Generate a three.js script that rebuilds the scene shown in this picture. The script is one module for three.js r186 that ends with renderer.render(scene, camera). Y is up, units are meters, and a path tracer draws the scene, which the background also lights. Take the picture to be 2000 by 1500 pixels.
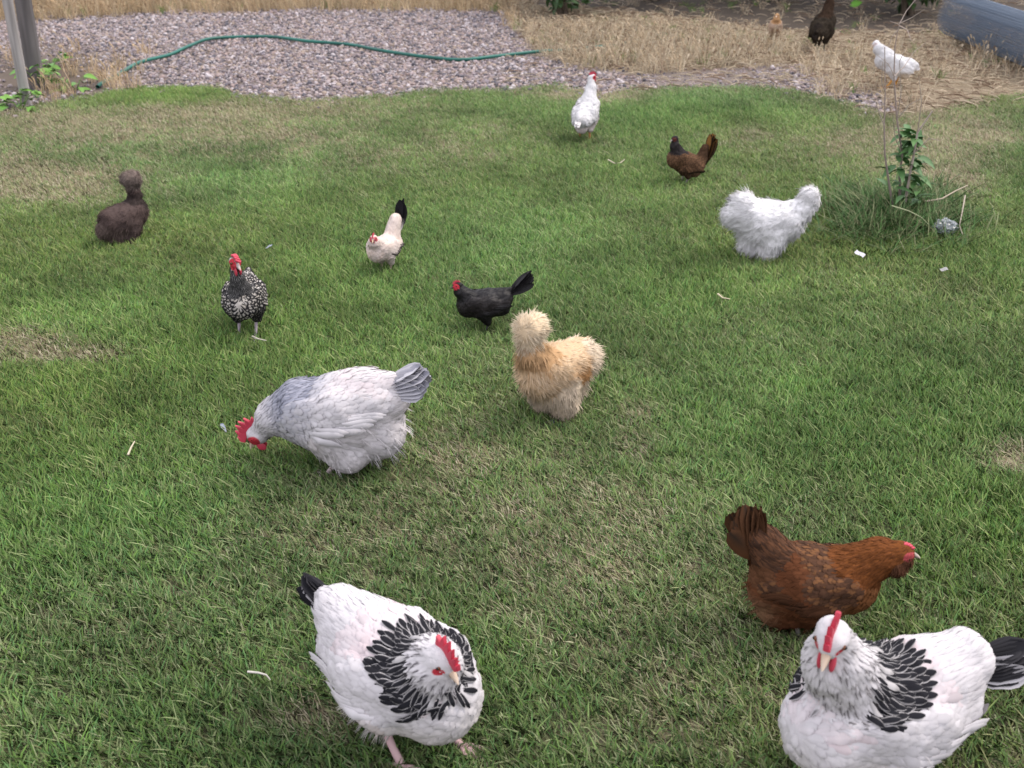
import * as THREE from 'three';
import { mergeGeometries } from 'three/addons/utils/BufferGeometryUtils.js';

// ───────────────────────── camera, sky, sun, exposure
const scene = new THREE.Scene();
const CAM_H = 1.35, PITCH = THREE.MathUtils.degToRad(27.7), VFOV = 40.6;
const camera = new THREE.PerspectiveCamera(VFOV, 4 / 3, 0.05, 900);
camera.position.set(0, CAM_H, 0);
camera.focus = 2.5; camera.userData.fStop = 6.5;
camera.lookAt(0, CAM_H - Math.sin(PITCH), -Math.cos(PITCH));
const renderer = new THREE.WebGLRenderer({ antialias: true });
renderer.toneMapping = THREE.LinearToneMapping;
renderer.toneMappingExposure = 1.5;
renderer.shadowMap.enabled = true;

const SUN = new THREE.Vector3(0.55, 0.78, -0.35).normalize();
{
  const W = 128, H = 64, d = new Float32Array(W * H * 4);
  for (let j = 0; j < H; j++) for (let i = 0; i < W; i++) {
    const up = ((j + 0.5) / H - 0.5) * Math.PI, az = ((i + 0.5) / W - 0.5) * 2 * Math.PI;
    const x = Math.cos(az) * Math.cos(up), y = Math.sin(up), z = Math.sin(az) * Math.cos(up);
    const c = x * SUN.x + y * SUN.y + z * SUN.z;
    const g = y < 0 ? 0.25 : 0.62 + 0.38 * Math.pow(y, 0.6) + 0.5 * Math.pow(Math.max(0, c), 4);
    const o = (j * W + i) * 4;
    d[o] = g * 0.98; d[o + 1] = g * 0.97; d[o + 2] = g * 1.07; d[o + 3] = 1;
  }
  const t = new THREE.DataTexture(d, W, H, THREE.RGBAFormat, THREE.FloatType);
  t.mapping = THREE.EquirectangularReflectionMapping; t.magFilter = THREE.LinearFilter; t.needsUpdate = true;
  scene.background = t; scene.environment = t;
}
const sun = new THREE.DirectionalLight(0xfff3e2, 1.4);
sun.position.copy(SUN).multiplyScalar(30); sun.castShadow = true; sun.shadow.radius = 40;
sun.shadow.mapSize.set(2048, 2048);
Object.assign(sun.shadow.camera, { left: -9, right: 9, top: 12, bottom: -12, near: 5, far: 60 });
sun.target.position.set(0, 0, -4); scene.add(sun, sun.target);

// ───────────────────────── helpers
let seed = 7;
const rnd = () => { seed = (seed + 0x6d2b79f5) | 0; let t = Math.imul(seed ^ (seed >>> 15), 1 | seed); t = (t + Math.imul(t ^ (t >>> 7), 61 | t)) ^ t; return ((t ^ (t >>> 14)) >>> 0) / 4294967296; };
const rr = (a, b) => a + (b - a) * rnd();
const gauss = () => (rnd() + rnd() + rnd() + rnd() - 2) * 1.0;
const V = (x, y, z) => new THREE.Vector3(x, y, z);
const clamp = (x, a = 0, b = 1) => Math.min(b, Math.max(a, x));
const sstep = (a, b, x) => { const t = clamp((x - a) / (b - a)); return t * t * (3 - 2 * t); };
const mix = (a, b, t) => a + (b - a) * t;
const mix3 = (a, b, t) => [a[0] + (b[0] - a[0]) * t, a[1] + (b[1] - a[1]) * t, a[2] + (b[2] - a[2]) * t];
const mul3 = (a, k) => [a[0] * k, a[1] * k, a[2] * k];
const hash2 = (x, y) => { let h = Math.imul(x | 0, 374761393) ^ Math.imul(y | 0, 668265263); h = Math.imul(h ^ (h >>> 13), 1274126177); return ((h ^ (h >>> 16)) >>> 0) / 4294967296; };
const vnoise = (x, y) => { const ix = Math.floor(x), iy = Math.floor(y), fx = x - ix, fy = y - iy, u = fx * fx * (3 - 2 * fx), v = fy * fy * (3 - 2 * fy); return mix(mix(hash2(ix, iy), hash2(ix + 1, iy), u), mix(hash2(ix, iy + 1), hash2(ix + 1, iy + 1), u), v); };
const fbm = (x, y, n = 4) => { let s = 0, a = 0.5, t = 0; for (let i = 0; i < n; i++) { s += a * vnoise(x, y); t += a; x = x * 2.03 + 17.1; y = y * 2.03 + 9.7; a *= 0.5; } return s / t; };
const F = 750 / Math.tan(THREE.MathUtils.degToRad(VFOV / 2)), CP = Math.cos(PITCH), SP = Math.sin(PITCH);
const at = (px, py, h = 0) => {                       // where a sight line of the photograph meets the height h
  const x = (px - 1000) / F, y = (750 - py) / F, dy = -SP + y * CP, dz = -CP - y * SP, k = (h - CAM_H) / dy;
  return V(x * k, h, dz * k);
};
const proj = (x, y, z) => { const dy = y - CAM_H, dep = -dy * SP - z * CP, up = dy * CP - z * SP; return [1000 + (x / dep) * F, 750 - (up / dep) * F]; };
const names = {};
const numbered = (n) => { const k = (names[n] = (names[n] ?? -1) + 1); return k ? `${n}_${String(k).padStart(3, '0')}` : n; };
const shade = (o) => { o.castShadow = true; o.receiveShadow = true; return o; };
function tag(o, label, category, group, kind) { if (label) o.userData.label = label; if (category) o.userData.category = category; if (group) o.userData.group = group; if (kind) o.userData.kind = kind; return o; }
function base(name, x = 0, z = 0, turn = 0, y = 0) { const o = new THREE.Group(); o.name = numbered(name); o.position.set(x, y, z); o.rotation.y = turn; scene.add(o); return o; }
function part(name, geo, mat, parent) { const m = shade(new THREE.Mesh(geo, mat)); m.name = parent ? name : numbered(name); (parent ?? scene).add(m); return m; }
class GB {                                             // a geometry under construction
  constructor() { this.p = []; this.n = []; this.c = []; this.i = []; }
  v(p, n, c) { this.p.push(p[0], p[1], p[2]); this.n.push(n[0], n[1], n[2]); this.c.push(c[0], c[1], c[2]); return this.p.length / 3 - 1; }
  geo() {
    const g = new THREE.BufferGeometry();
    g.setAttribute('position', new THREE.Float32BufferAttribute(this.p, 3));
    g.setAttribute('normal', new THREE.Float32BufferAttribute(this.n, 3));
    g.setAttribute('color', new THREE.Float32BufferAttribute(this.c, 3));
    g.setIndex(this.i); return g;
  }
  get empty() { return this.i.length === 0; }
}
const sub = (a, b) => [a[0] - b[0], a[1] - b[1], a[2] - b[2]], add = (a, b, k = 1) => [a[0] + b[0] * k, a[1] + b[1] * k, a[2] + b[2] * k];
const dot = (a, b) => a[0] * b[0] + a[1] * b[1] + a[2] * b[2], cross = (a, b) => [a[1] * b[2] - a[2] * b[1], a[2] * b[0] - a[0] * b[2], a[0] * b[1] - a[1] * b[0]];
const nrm = (a) => { const l = Math.hypot(a[0], a[1], a[2]) || 1; return [a[0] / l, a[1] / l, a[2] / l]; };
const std = (o) => new THREE.MeshStandardMaterial({ roughness: 0.9, metalness: 0, ...o });
// a tapered tube through points with a radius each
function tube(gb, pts, rad, col, sides = 7, flat = 1) {
  let prev = null; const start = [];
  for (let k = 0; k < pts.length; k++) {
    const t = nrm(sub(pts[Math.min(k + 1, pts.length - 1)], pts[Math.max(k - 1, 0)]));
    let u = prev ? nrm(sub(prev, [t[0] * dot(prev, t), t[1] * dot(prev, t), t[2] * dot(prev, t)])) : nrm(cross(t, Math.abs(t[1]) > 0.9 ? [1, 0, 0] : [0, 1, 0]));
    prev = u; const w = cross(t, u), r = Array.isArray(rad) ? rad[k] : rad, c = typeof col === 'function' ? col(k / (pts.length - 1)) : col;
    start.push(gb.p.length / 3);
    for (let s = 0; s < sides; s++) { const a = (s / sides) * 2 * Math.PI, n = nrm(add(mul3(u, Math.cos(a)), w, Math.sin(a))); gb.v(add(pts[k], add(mul3(u, Math.cos(a) * r), w, Math.sin(a) * r * flat)), n, c); }
  }
  for (let k = 0; k + 1 < pts.length; k++) for (let s = 0; s < sides; s++) { const a = start[k] + s, b = start[k] + ((s + 1) % sides), c = start[k + 1] + s, d = start[k + 1] + ((s + 1) % sides); gb.i.push(a, b, c, b, d, c); }
  for (const [k, f] of [[0, -1], [pts.length - 1, 1]]) {
    const t = nrm(sub(pts[Math.min(k + 1, pts.length - 1)], pts[Math.max(k - 1, 0)])), c = typeof col === 'function' ? col(k ? 1 : 0) : col, m = gb.v(add(pts[k], t, f * (Array.isArray(rad) ? rad[k] : rad) * 0.5), mul3(t, f), c);
    for (let s = 0; s < sides; s++) { const a = start[k] + s, b = start[k] + ((s + 1) % sides); f > 0 ? gb.i.push(a, b, m) : gb.i.push(b, a, m); }
  }
}

// ───────────────────────── the lie of the land: what grows or lies where
const EDGE = [[-900, 250], [-300, 235], [0, 222], [80, 205], [180, 190], [280, 172], [420, 172], [470, 190], [600, 198], [760, 192], [850, 178], [1000, 180], [1080, 168], [1180, 187], [1230, 175], [1400, 172], [1480, 172], [1560, 178], [1650, 200], [1720, 222], [1800, 222], [1900, 198], [2000, 184], [2300, 176], [3200, 170]];
const lerpList = (L, x) => { for (let i = 1; i < L.length; i++) if (x < L[i][0]) return mix(L[i - 1][1], L[i][1], clamp((x - L[i - 1][0]) / (L[i][0] - L[i - 1][0]))); return L[L.length - 1][1]; };
const inLawn = (px, py) => py - lerpList(EDGE, px);     // > 0 on the lawn, in pixels of the photograph
const DRY = [[300, 250, 420, 50, .55], [50, 365, 210, 45, 1.0], [620, 320, 250, 40, .35], [950, 290, 150, 60, .35], [40, 685, 95, 34, 1.5], [190, 705, 80, 20, .85], [1250, 815, 60, 30, .55], [1240, 875, 45, 30, .6], [1180, 1150, 260, 190, .3], [1050, 1000, 260, 130, .2], [700, 1030, 200, 70, .35],
  [1450, 270, 80, 30, .35], [1820, 265, 130, 45, .75], [1650, 290, 100, 35, .45], [1850, 350, 130, 45, .7], [1985, 905, 55, 30, 1.4], [620, 1410, 80, 55, .75], [830, 900, 130, 50, .22], [1150, 188, 120, 16, .9], [210, 930, 50, 20, .4], [90, 840, 60, 20, .4], [1740, 210, 150, 20, .5], [0, 235, 260, 22, .5], [1520, 460, 70, 40, .3], [500, 215, 300, 16, .3], [1940, 270, 80, 20, .3], [350, 480, 120, 50, .2]];
const LUSH = [[200, 770, 300, 70, .4], [600, 620, 260, 120, .3], [1350, 560, 250, 90, .3], [1850, 720, 220, 120, .3], [1900, 1050, 160, 120, .4], [330, 1000, 300, 120, .2], [1300, 230, 200, 30, .45], [330, 190, 120, 16, .6], [1720, 430, 140, 55, .6]];
const blobs = (L, px, py) => { let s = 0; for (const [x, y, a, b, k] of L) { const u = (px - x) / a, v = (py - y) / b, q = u * u + v * v; if (q < 6) s += k * Math.exp(-q); } return s; };
const dryness = (x, z, px, py) => clamp(0.16 + 0.75 * (fbm(x * 1.7 + 3, z * 1.7, 4) - 0.42) + 0.3 * (fbm(x * 7, z * 7 + 40, 3) - 0.5) + blobs(DRY, px, py) - blobs(LUSH, px, py) + 0.14 * sstep(900, 1300, py) + 0.16 * sstep(400, 230, py));
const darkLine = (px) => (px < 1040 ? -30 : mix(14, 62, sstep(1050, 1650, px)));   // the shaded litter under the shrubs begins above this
const GRAVEL = [[-40, 40], [150, 38], [300, 26], [600, 20], [980, 22], [1010, 60], [1050, 105], [1110, 128], [1250, 145], [1420, 132], [1560, 128], [1620, 160], [1720, 190], [1760, 226], [-60, 240]];
const inside = (L, x, y) => { let c = false; for (let i = 0, j = L.length - 1; i < L.length; j = i++) if ((L[i][1] > y) !== (L[j][1] > y) && x < ((L[j][0] - L[i][0]) * (y - L[i][1])) / (L[j][1] - L[i][1]) + L[i][0]) c = !c; return c; };
const weedy = (px, py) => Math.exp(-(((px - 90) / 190) ** 2) - ((py - 150) / 60) ** 2) * 1.3;   // the unkempt corner by the posts
const gh = (x, z) => (z < 1 && z > -14 ? 0.02 * (fbm(x * 0.9 + 5, z * 0.9, 2) - 0.5) : 0);
{
  const xs = [], zs = [];
  for (let x = -7.5; x <= 7.5; x += 0.06) xs.push(x); for (let z = -12; z <= 0.6; z += 0.06) zs.push(z);
  for (const far of [10, 16, 40, 120, 400]) { xs.unshift(-far); xs.push(far); zs.push(far); zs.unshift(-far - 4); }
  const pos = [], col = [], idx = [], n = xs.length;
  for (const z of zs) for (const x of xs) {
    const near = Math.abs(x) < 8 && z > -12.1 && z < 0.7, [px, py] = z < -0.5 ? proj(x, 0, z) : [1000, 1500], d = inLawn(px, py);
    const f = fbm(x * 9, z * 9, 3), q = fbm(x * 1.3, z * 1.3 + 9, 3);
    let c;
    if (d > 0) { const dr = dryness(x, z, px, py); c = mix3([0.07, 0.075, 0.035], [0.33, 0.27, 0.19], dr * dr); }
    else if (inside(GRAVEL, px, py)) c = mix3([0.17, 0.14, 0.125], [0.11, 0.085, 0.065], weedy(px, py));
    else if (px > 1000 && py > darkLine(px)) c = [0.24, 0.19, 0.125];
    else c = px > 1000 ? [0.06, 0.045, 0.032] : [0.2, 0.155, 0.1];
    c = mul3(c, 0.6 + 0.55 * f + 0.25 * q);
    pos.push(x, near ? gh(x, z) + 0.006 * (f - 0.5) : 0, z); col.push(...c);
  }
  for (let j = 0; j + 1 < zs.length; j++) for (let i = 0; i + 1 < n; i++) { const a = j * n + i; idx.push(a, a + n, a + 1, a + 1, a + n, a + n + 1); }
  const g = new THREE.BufferGeometry(); g.setAttribute('position', new THREE.Float32BufferAttribute(pos, 3)); g.setAttribute('color', new THREE.Float32BufferAttribute(col, 3)); g.setIndex(idx); g.computeVertexNormals();
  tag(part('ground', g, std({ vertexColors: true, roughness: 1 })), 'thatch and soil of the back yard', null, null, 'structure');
}

// ───────────────────────── grass
// a clump of blades; lean bends them all a little one way
function clump(n, R, h0, h1, w, lean, cols, heads = 0, wild = 0.75) {
  const gb = new GB();
  for (let k = 0; k < n; k++) {
    const a = rnd() * 6.283, r = R * Math.sqrt(rnd()), bx = Math.cos(a) * r, bz = Math.sin(a) * r, h = rr(h0, h1), out = rr(0.1, wild), az = rnd() * 6.283;
    const lx = Math.cos(az) * out + lean[0], lz = Math.sin(az) * out + lean[1], face = rr(-1.1, 1.1), ww0 = w * rr(0.7, 1.3) / 2, fx = Math.cos(face), fz = Math.sin(face);
    const c = cols[Math.floor(rnd() * cols.length)], S = [0, 0.45, 0.8, 1], ids = [];
    for (const s of S) {
      const L = Math.hypot(lx, lz), y = h * s * (1 - 0.3 * s * Math.min(1.6, L)), x = bx + lx * h * (0.3 * s + 0.7 * s * s), z = bz + lz * h * (0.3 * s + 0.7 * s * s), ww = ww0 * (s < 0.5 ? 1 : s < 0.9 ? 0.72 : 0);
      const nn = nrm([-fz * 0.6, 0.7 - 0.3 * lz, fx * 0.6]);   // faces the yard's open side and the sky
      if (ww) ids.push(gb.v([x - fx * ww, y, z - fz * ww], nn, c), gb.v([x + fx * ww, y, z + fz * ww], nn, c));
      else ids.push(gb.v([x, y, z], nn, c));
    }
    gb.i.push(ids[0], ids[1], ids[2], ids[1], ids[3], ids[2], ids[2], ids[3], ids[4], ids[3], ids[5], ids[4], ids[4], ids[5], ids[6]);
    if (k < heads) { const t = [gb.p[gb.p.length - 3], gb.p[gb.p.length - 2], gb.p[gb.p.length - 1]]; tube(gb, [t, add(t, [lx * 0.014, 0.014, lz * 0.014]), add(t, [lx * 0.034, 0.026, lz * 0.034]), add(t, [lx * 0.05, 0.028, lz * 0.05])], [0.0015, 0.0042, 0.004, 0.001], mul3(c, 1.2), 5); }
  }
  return gb.geo();
}
const GREENS = [[0.115, 0.225, 0.04], [0.085, 0.18, 0.032], [0.17, 0.265, 0.075], [0.095, 0.21, 0.055], [0.25, 0.31, 0.125], [0.065, 0.14, 0.032], [0.12, 0.175, 0.055]];
const STRAWS = [[0.45, 0.39, 0.26], [0.35, 0.3, 0.2], [0.48, 0.43, 0.31], [0.25, 0.2, 0.12], [0.3, 0.33, 0.16], [0.24, 0.28, 0.13], [0.36, 0.3, 0.2]];
const grassMat = new THREE.MeshPhysicalMaterial({ vertexColors: true, roughness: 0.6, specularIntensity: 0.35, side: THREE.DoubleSide });
const LEAN = [-0.3, -0.05];
function scatter(name, label, geos, list, mat = grassMat) {   // list of [x, y, z, turn, sx, sy, r, g, b]
  const g = base(name); tag(g, label, 'grass', null, 'stuff');
  const lots = geos.map(() => []); for (const it of list) lots[Math.floor(rnd() * geos.length)].push(it);
  const m = new THREE.Matrix4(), q = new THREE.Quaternion(), Y = V(0, 1, 0), c = new THREE.Color();
  lots.forEach((L, k) => {
    if (!L.length) return;
    const im = shade(new THREE.InstancedMesh(geos[k], mat, L.length)); im.name = 'clump';
    L.forEach(([x, y, z, a, sx, sy, r, gg, b], i) => { im.setMatrixAt(i, m.compose(V(x, y, z), q.setFromAxisAngle(Y, a), V(sx, sy, sx))); im.setColorAt(i, c.setRGB(r, gg, b)); });
    im.userData.kind = 'stuff'; g.add(im);
  });
  return g;
}
{
  const green = [], straw = [];
  for (let z = -0.62; z > -7.2; z -= 0.1) {
    const half = 0.54 * -z + 0.75, dens = mix(5600, 3600, sstep(1.8, 5, -z)), cnt = Math.round(dens * 0.1 * half * 2);
    for (let k = 0; k < cnt; k++) {
      const x = rr(-half, half), zz = z - rnd() * 0.1, [px, py] = proj(x, 0, zz);
      if (inLawn(px + 14 * gauss(), py + 5 * gauss()) < 2) continue;
      const dr = dryness(x, zz, px, py), patch = fbm(x * 4 + 9, zz * 4, 3), t = fbm(x * 0.8, zz * 0.8 + 77, 2), y = gh(x, zz);
      if (rnd() < 0.8 * sstep(0.92, 1.15, dr)) continue;
      if (rnd() < 0.1 + 0.75 * dr) { const b = rr(0.75, 1.15) * mix(0.75, 1.15, patch), d2 = sstep(0.25, 0.85, dr); straw.push([x, y, zz, rr(-1, 1), rr(0.8, 1.25), rr(0.5, 1.05), b * mix(0.66, 1, d2), b * mix(0.86, 0.99, d2), b * mix(0.62, 0.97, d2)]); }
      else {
        const b = rr(0.8, 1.32) * mix(0.5, 1.45, patch) * mix(1, 0.82, sstep(800, 1350, py)), dull = dr * 0.6;  // last factor paints foreground dimming into the blade colour, deepening towards the viewer
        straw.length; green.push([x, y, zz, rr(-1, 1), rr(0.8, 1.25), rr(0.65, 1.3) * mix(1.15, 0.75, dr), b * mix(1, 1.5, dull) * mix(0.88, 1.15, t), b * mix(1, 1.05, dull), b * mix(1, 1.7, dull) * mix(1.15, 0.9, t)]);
      }
    }
  }
  const w = 0.0026;
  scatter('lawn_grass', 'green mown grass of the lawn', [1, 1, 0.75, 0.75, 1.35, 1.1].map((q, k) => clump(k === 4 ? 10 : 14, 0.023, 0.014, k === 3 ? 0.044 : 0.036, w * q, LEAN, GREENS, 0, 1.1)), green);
  scatter('dead_grass', 'straw coloured dead blades among the lawn grass', [1, 0.7, 1.25].map((q) => clump(12, 0.027, 0.012, 0.036, w * q, LEAN, STRAWS, 0, 1.5)), straw);
  console.log('lawn', green.length, straw.length);
}

// ───────────────────────── gravel, dry grass, litter
const onPlane = (px, py, z) => { const x = (px - 1000) / F, y = (750 - py) / F, dy = -SP + y * CP, dz = -CP - y * SP, k = z / dz; return [x * k, CAM_H + dy * k, z]; };
const stoneGeo = (s) => { const g = new THREE.IcosahedronGeometry(1, 1), P = g.attributes.position; for (let i = 0; i < P.count; i++) { const x = P.getX(i), y = P.getY(i), z = P.getZ(i), k = 0.72 + 0.55 * vnoise(x * 1.6 + s * 7 + 9, y * 1.6 + z * 2.3 + 9); P.setXYZ(i, x * k, y * k * 0.72, z * k * 0.85); } g.computeVertexNormals(); return g; };
const STONES = [[0.38, 0.31, 0.31], [0.44, 0.34, 0.31], [0.58, 0.53, 0.54], [0.13, 0.125, 0.145], [0.4, 0.32, 0.26], [0.3, 0.26, 0.28], [0.48, 0.41, 0.4], [0.22, 0.19, 0.2]];
const stoneMat = std({ roughness: 0.85 });
{
  const geos = [1, 2, 3, 4, 5].map(stoneGeo), lots = geos.map(() => []);
  for (let z = -5.4; z > -10.4; z -= 0.1) {
    const half = 0.5 * -z + 1.4, cnt = Math.round(0.1 * 2 * half * 2700);
    for (let k = 0; k < cnt; k++) {
      const x = rr(-half, half), zz = z - rnd() * 0.1, [px, py] = proj(x, 0, zz), jx = px + 26 * gauss(), jy = py + 9 * gauss() + 14 * (fbm(x * 3, zz * 3 + 3, 3) - 0.5);
      if (!inside(GRAVEL, jx, jy) || inLawn(jx, jy) > 6) continue;
      if (rnd() < 0.85 * weedy(px, py)) continue;
      const thin = sstep(1180, 1320, px) * sstep(1560, 1440, px);
      if (rnd() < 0.72 * thin) continue;
      const big = rnd() < 0.12, s = (big ? rr(0.011, 0.017) : rr(0.005, 0.0105)) * (1 - 0.25 * thin), c = mul3(STONES[Math.floor(rnd() * STONES.length)], rr(0.62, 1.0));
      lots[k % 5].push([x, gh(x, zz) + s * rr(0.1, 0.6), zz, s * rr(0.8, 1.35), s * rr(0.8, 1.2), s * rr(0.8, 1.3), c]);
    }
  }
  const g = base('gravel'); tag(g, 'pinkish grey gravel bed beyond the lawn', 'gravel', null, 'stuff');
  const m = new THREE.Matrix4(), q = new THREE.Quaternion(), e = new THREE.Euler(), col = new THREE.Color();
  lots.forEach((L, k) => { const im = shade(new THREE.InstancedMesh(geos[k], stoneMat, L.length)); im.name = 'stones'; im.userData.kind = 'stuff'; L.forEach(([x, y, z, a, b, c, t], i) => { im.setMatrixAt(i, m.compose(V(x, y, z), q.setFromEuler(e.set(rr(-0.6, 0.6), rnd() * 6.28, rr(-0.6, 0.6))), V(a, b, c))); im.setColorAt(i, col.setRGB(...t)); }); g.add(im); });
}
const TAN = [[0.48, 0.38, 0.25], [0.36, 0.27, 0.17], [0.58, 0.49, 0.35], [0.25, 0.18, 0.12], [0.42, 0.36, 0.25], [0.28, 0.25, 0.17]];
const tallMask = (px, py) => {                           // how thick the uncut dry grass stands
  const gr = inside(GRAVEL, px, py), d = inLawn(px, py); let m = 0;
  if (d > 4) return 0;
  if (px < 1010 && !gr && py < 70) m = 1;
  else if (px >= 980 && !gr && py < 160) m = Math.max(m, sstep(985, 1040, px) * (px < 1450 ? 1 : mix(0.75, 0.22, sstep(1450, 1700, px))) * mix(0.08, 1, sstep(darkLine(px) + 8, darkLine(px) + 42, py)));
  for (const [x, y, a, b, k] of [[160, 112, 20, 9, .6], [98, 98, 18, 8, .3], [290, 104, 14, 8, .5], [255, 132, 20, 9, .5], [215, 172, 45, 12, .45], [120, 188, 55, 9, .3], [170, 155, 50, 10, .2], [30, 125, 18, 10, .3], [215, 160, 24, 9, .5], [130, 150, 24, 9, .3], [1640, 180, 40, 12, .8], [1560, 150, 30, 9, .35], [1790, 215, 60, 10, .35], [1640, 40, 80, 14, .25]]) m = Math.max(m, k * Math.exp(-(((px - x) / a) ** 2) - ((py - y) / b) ** 2));
  return m;
};
{
  const tall = [], green = [];
  for (let z = -5.3; z > -12.5; z -= 0.1) {
    const half = 0.5 * -z + 1.2, cnt = Math.round(0.1 * 2 * half * 330);
    for (let k = 0; k < cnt; k++) {
      const x = rr(-half, half), zz = z - rnd() * 0.1, [px, py] = proj(x, 0, zz), t = tallMask(px + 10 * gauss(), py + 4 * gauss()), pat = fbm(x * 2.2, zz * 2.2 + 5, 3);
      if (rnd() > t * (0.35 + 1.1 * pat)) continue;
      const far = px < 1010 ? 1 : 0, hgt = (far ? rr(0.55, 1.05) : rr(0.3, 0.95) * mix(0.6, 1, sstep(40, 100, py))) * mix(0.7, 1.2, pat), b = rr(0.7, 1.15);
      if (rnd() < 0.05 + (px > 1150 && py < darkLine(px) + 30 ? 0.3 : 0)) green.push([x, gh(x, zz), zz, rr(-0.9, 0.9), 1, hgt * 0.8, b, b * 1.05, b]);
      else tall.push([x, gh(x, zz), zz, rr(-0.9, 0.9), rr(0.8, 1.2), hgt, b, b * (far ? 0.93 : 1), b * (far ? 0.85 : 1.02)]);
    }
  }
  scatter('dry_grass', 'tall dry straw coloured grass beyond the lawn', [0, 1, 2, 3].map((k) => clump(13, 0.035, 0.09, 0.22, 0.003, [-0.1, 0.05], TAN, k < 3 ? 4 : 0, 0.55)), tall);
  scatter('weed_grass', 'green grass growing among the dry grass', [0, 1].map(() => clump(12, 0.035, 0.07, 0.17, 0.004, [-0.1, 0.05], [[0.1, 0.16, 0.04], [0.15, 0.2, 0.06]], 0, 0.7)), green);
  // loose straw on the bare ground
  const gs = [0, 1, 2].map(() => { const gb = new GB(), c = TAN[Math.floor(rnd() * 5)], a = rr(-0.3, 0.3); tube(gb, [[-0.05, 0.003, 0], [-0.015, 0.008, a * 0.02], [0.02, 0.007, -a * 0.02], [0.055, 0.003, a * 0.05]], [0.0013, 0.0016, 0.0015, 0.0008], c, 4); return gb.geo(); }), list = [];
  for (let k = 0; k < 30000; k++) {
    const x = rr(-1, 6.2), z = rr(-10.8, -5.1), [px, py] = proj(x, 0, z), gr = inside(GRAVEL, px, py);
    if (px < 990 || inLawn(px + 8 * gauss(), py + 7 * gauss()) > 8) continue;
    const dens = gr ? 0.12 + 0.25 * sstep(1200, 1300, px) : py < darkLine(px) ? 0.12 : 0.95;
    if (rnd() > dens * (0.4 + fbm(x * 3, z * 3, 3))) continue;
    const s = rr(0.5, 1.5), b = rr(0.7, 1.15); list.push([x, gh(x, z) + rr(0, 0.02), z, rnd() * 6.283, s, rr(0.8, 2.5), b, b * 0.98, b]);
  }
  scatter('straw', 'loose straw lying on the bare ground', gs, list);
  // taller dark grass round the sapling
  const tuft = [];
  for (let k = 0; k < 430; k++) { const u = gauss(), v = gauss(), px = 1745 + 125 * u, py = 432 + 44 * v, p = at(px, py), b = rr(0.6, 1.1), q = Math.exp(-(u * u + v * v)); tuft.push([p.x, gh(p.x, p.z), p.z, rr(-0.9, 0.9), rr(0.9, 1.3), rr(0.25, 0.7) + 0.45 * q * rnd(), b * 0.78, b * 0.92, b * 0.85]); }
  scatter('long_grass', 'longer dark green grass round the foot of the sapling', [0, 1, 2].map(() => clump(12, 0.03, 0.08, 0.19, 0.0035, [-0.1, 0.1], [[0.07, 0.14, 0.04], [0.08, 0.16, 0.045], [0.12, 0.19, 0.065], [0.24, 0.23, 0.12]], 0, 1.1)), tuft);
}
const leafMat = new THREE.MeshPhysicalMaterial({ vertexColors: true, roughness: 0.6, side: THREE.DoubleSide });
// one leaf along +x, folded a little at the midrib
function leafGeo(L, W, cols, curl = 0.3) {
  const gb = new GB(), c = cols[Math.floor(rnd() * cols.length)], N = 5;
  for (let k = 0; k <= N; k++) { const s = k / N, w = W * Math.pow(Math.sin(Math.PI * Math.pow(s, 0.8) * 0.98 + 0.03), 0.9), y = -curl * L * s * s; for (const e of [-1, 0, 1]) gb.v([L * s, y + Math.abs(e) * w * 0.3, e * w], nrm([curl * s, 1, -e * 0.3]), mul3(c, e ? 1 : 1.25)); }
  for (let k = 0; k < N; k++) for (let e = 0; e < 2; e++) { const a = k * 3 + e; gb.i.push(a, a + 1, a + 3, a + 1, a + 4, a + 3); }
  return gb.geo();
}
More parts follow.
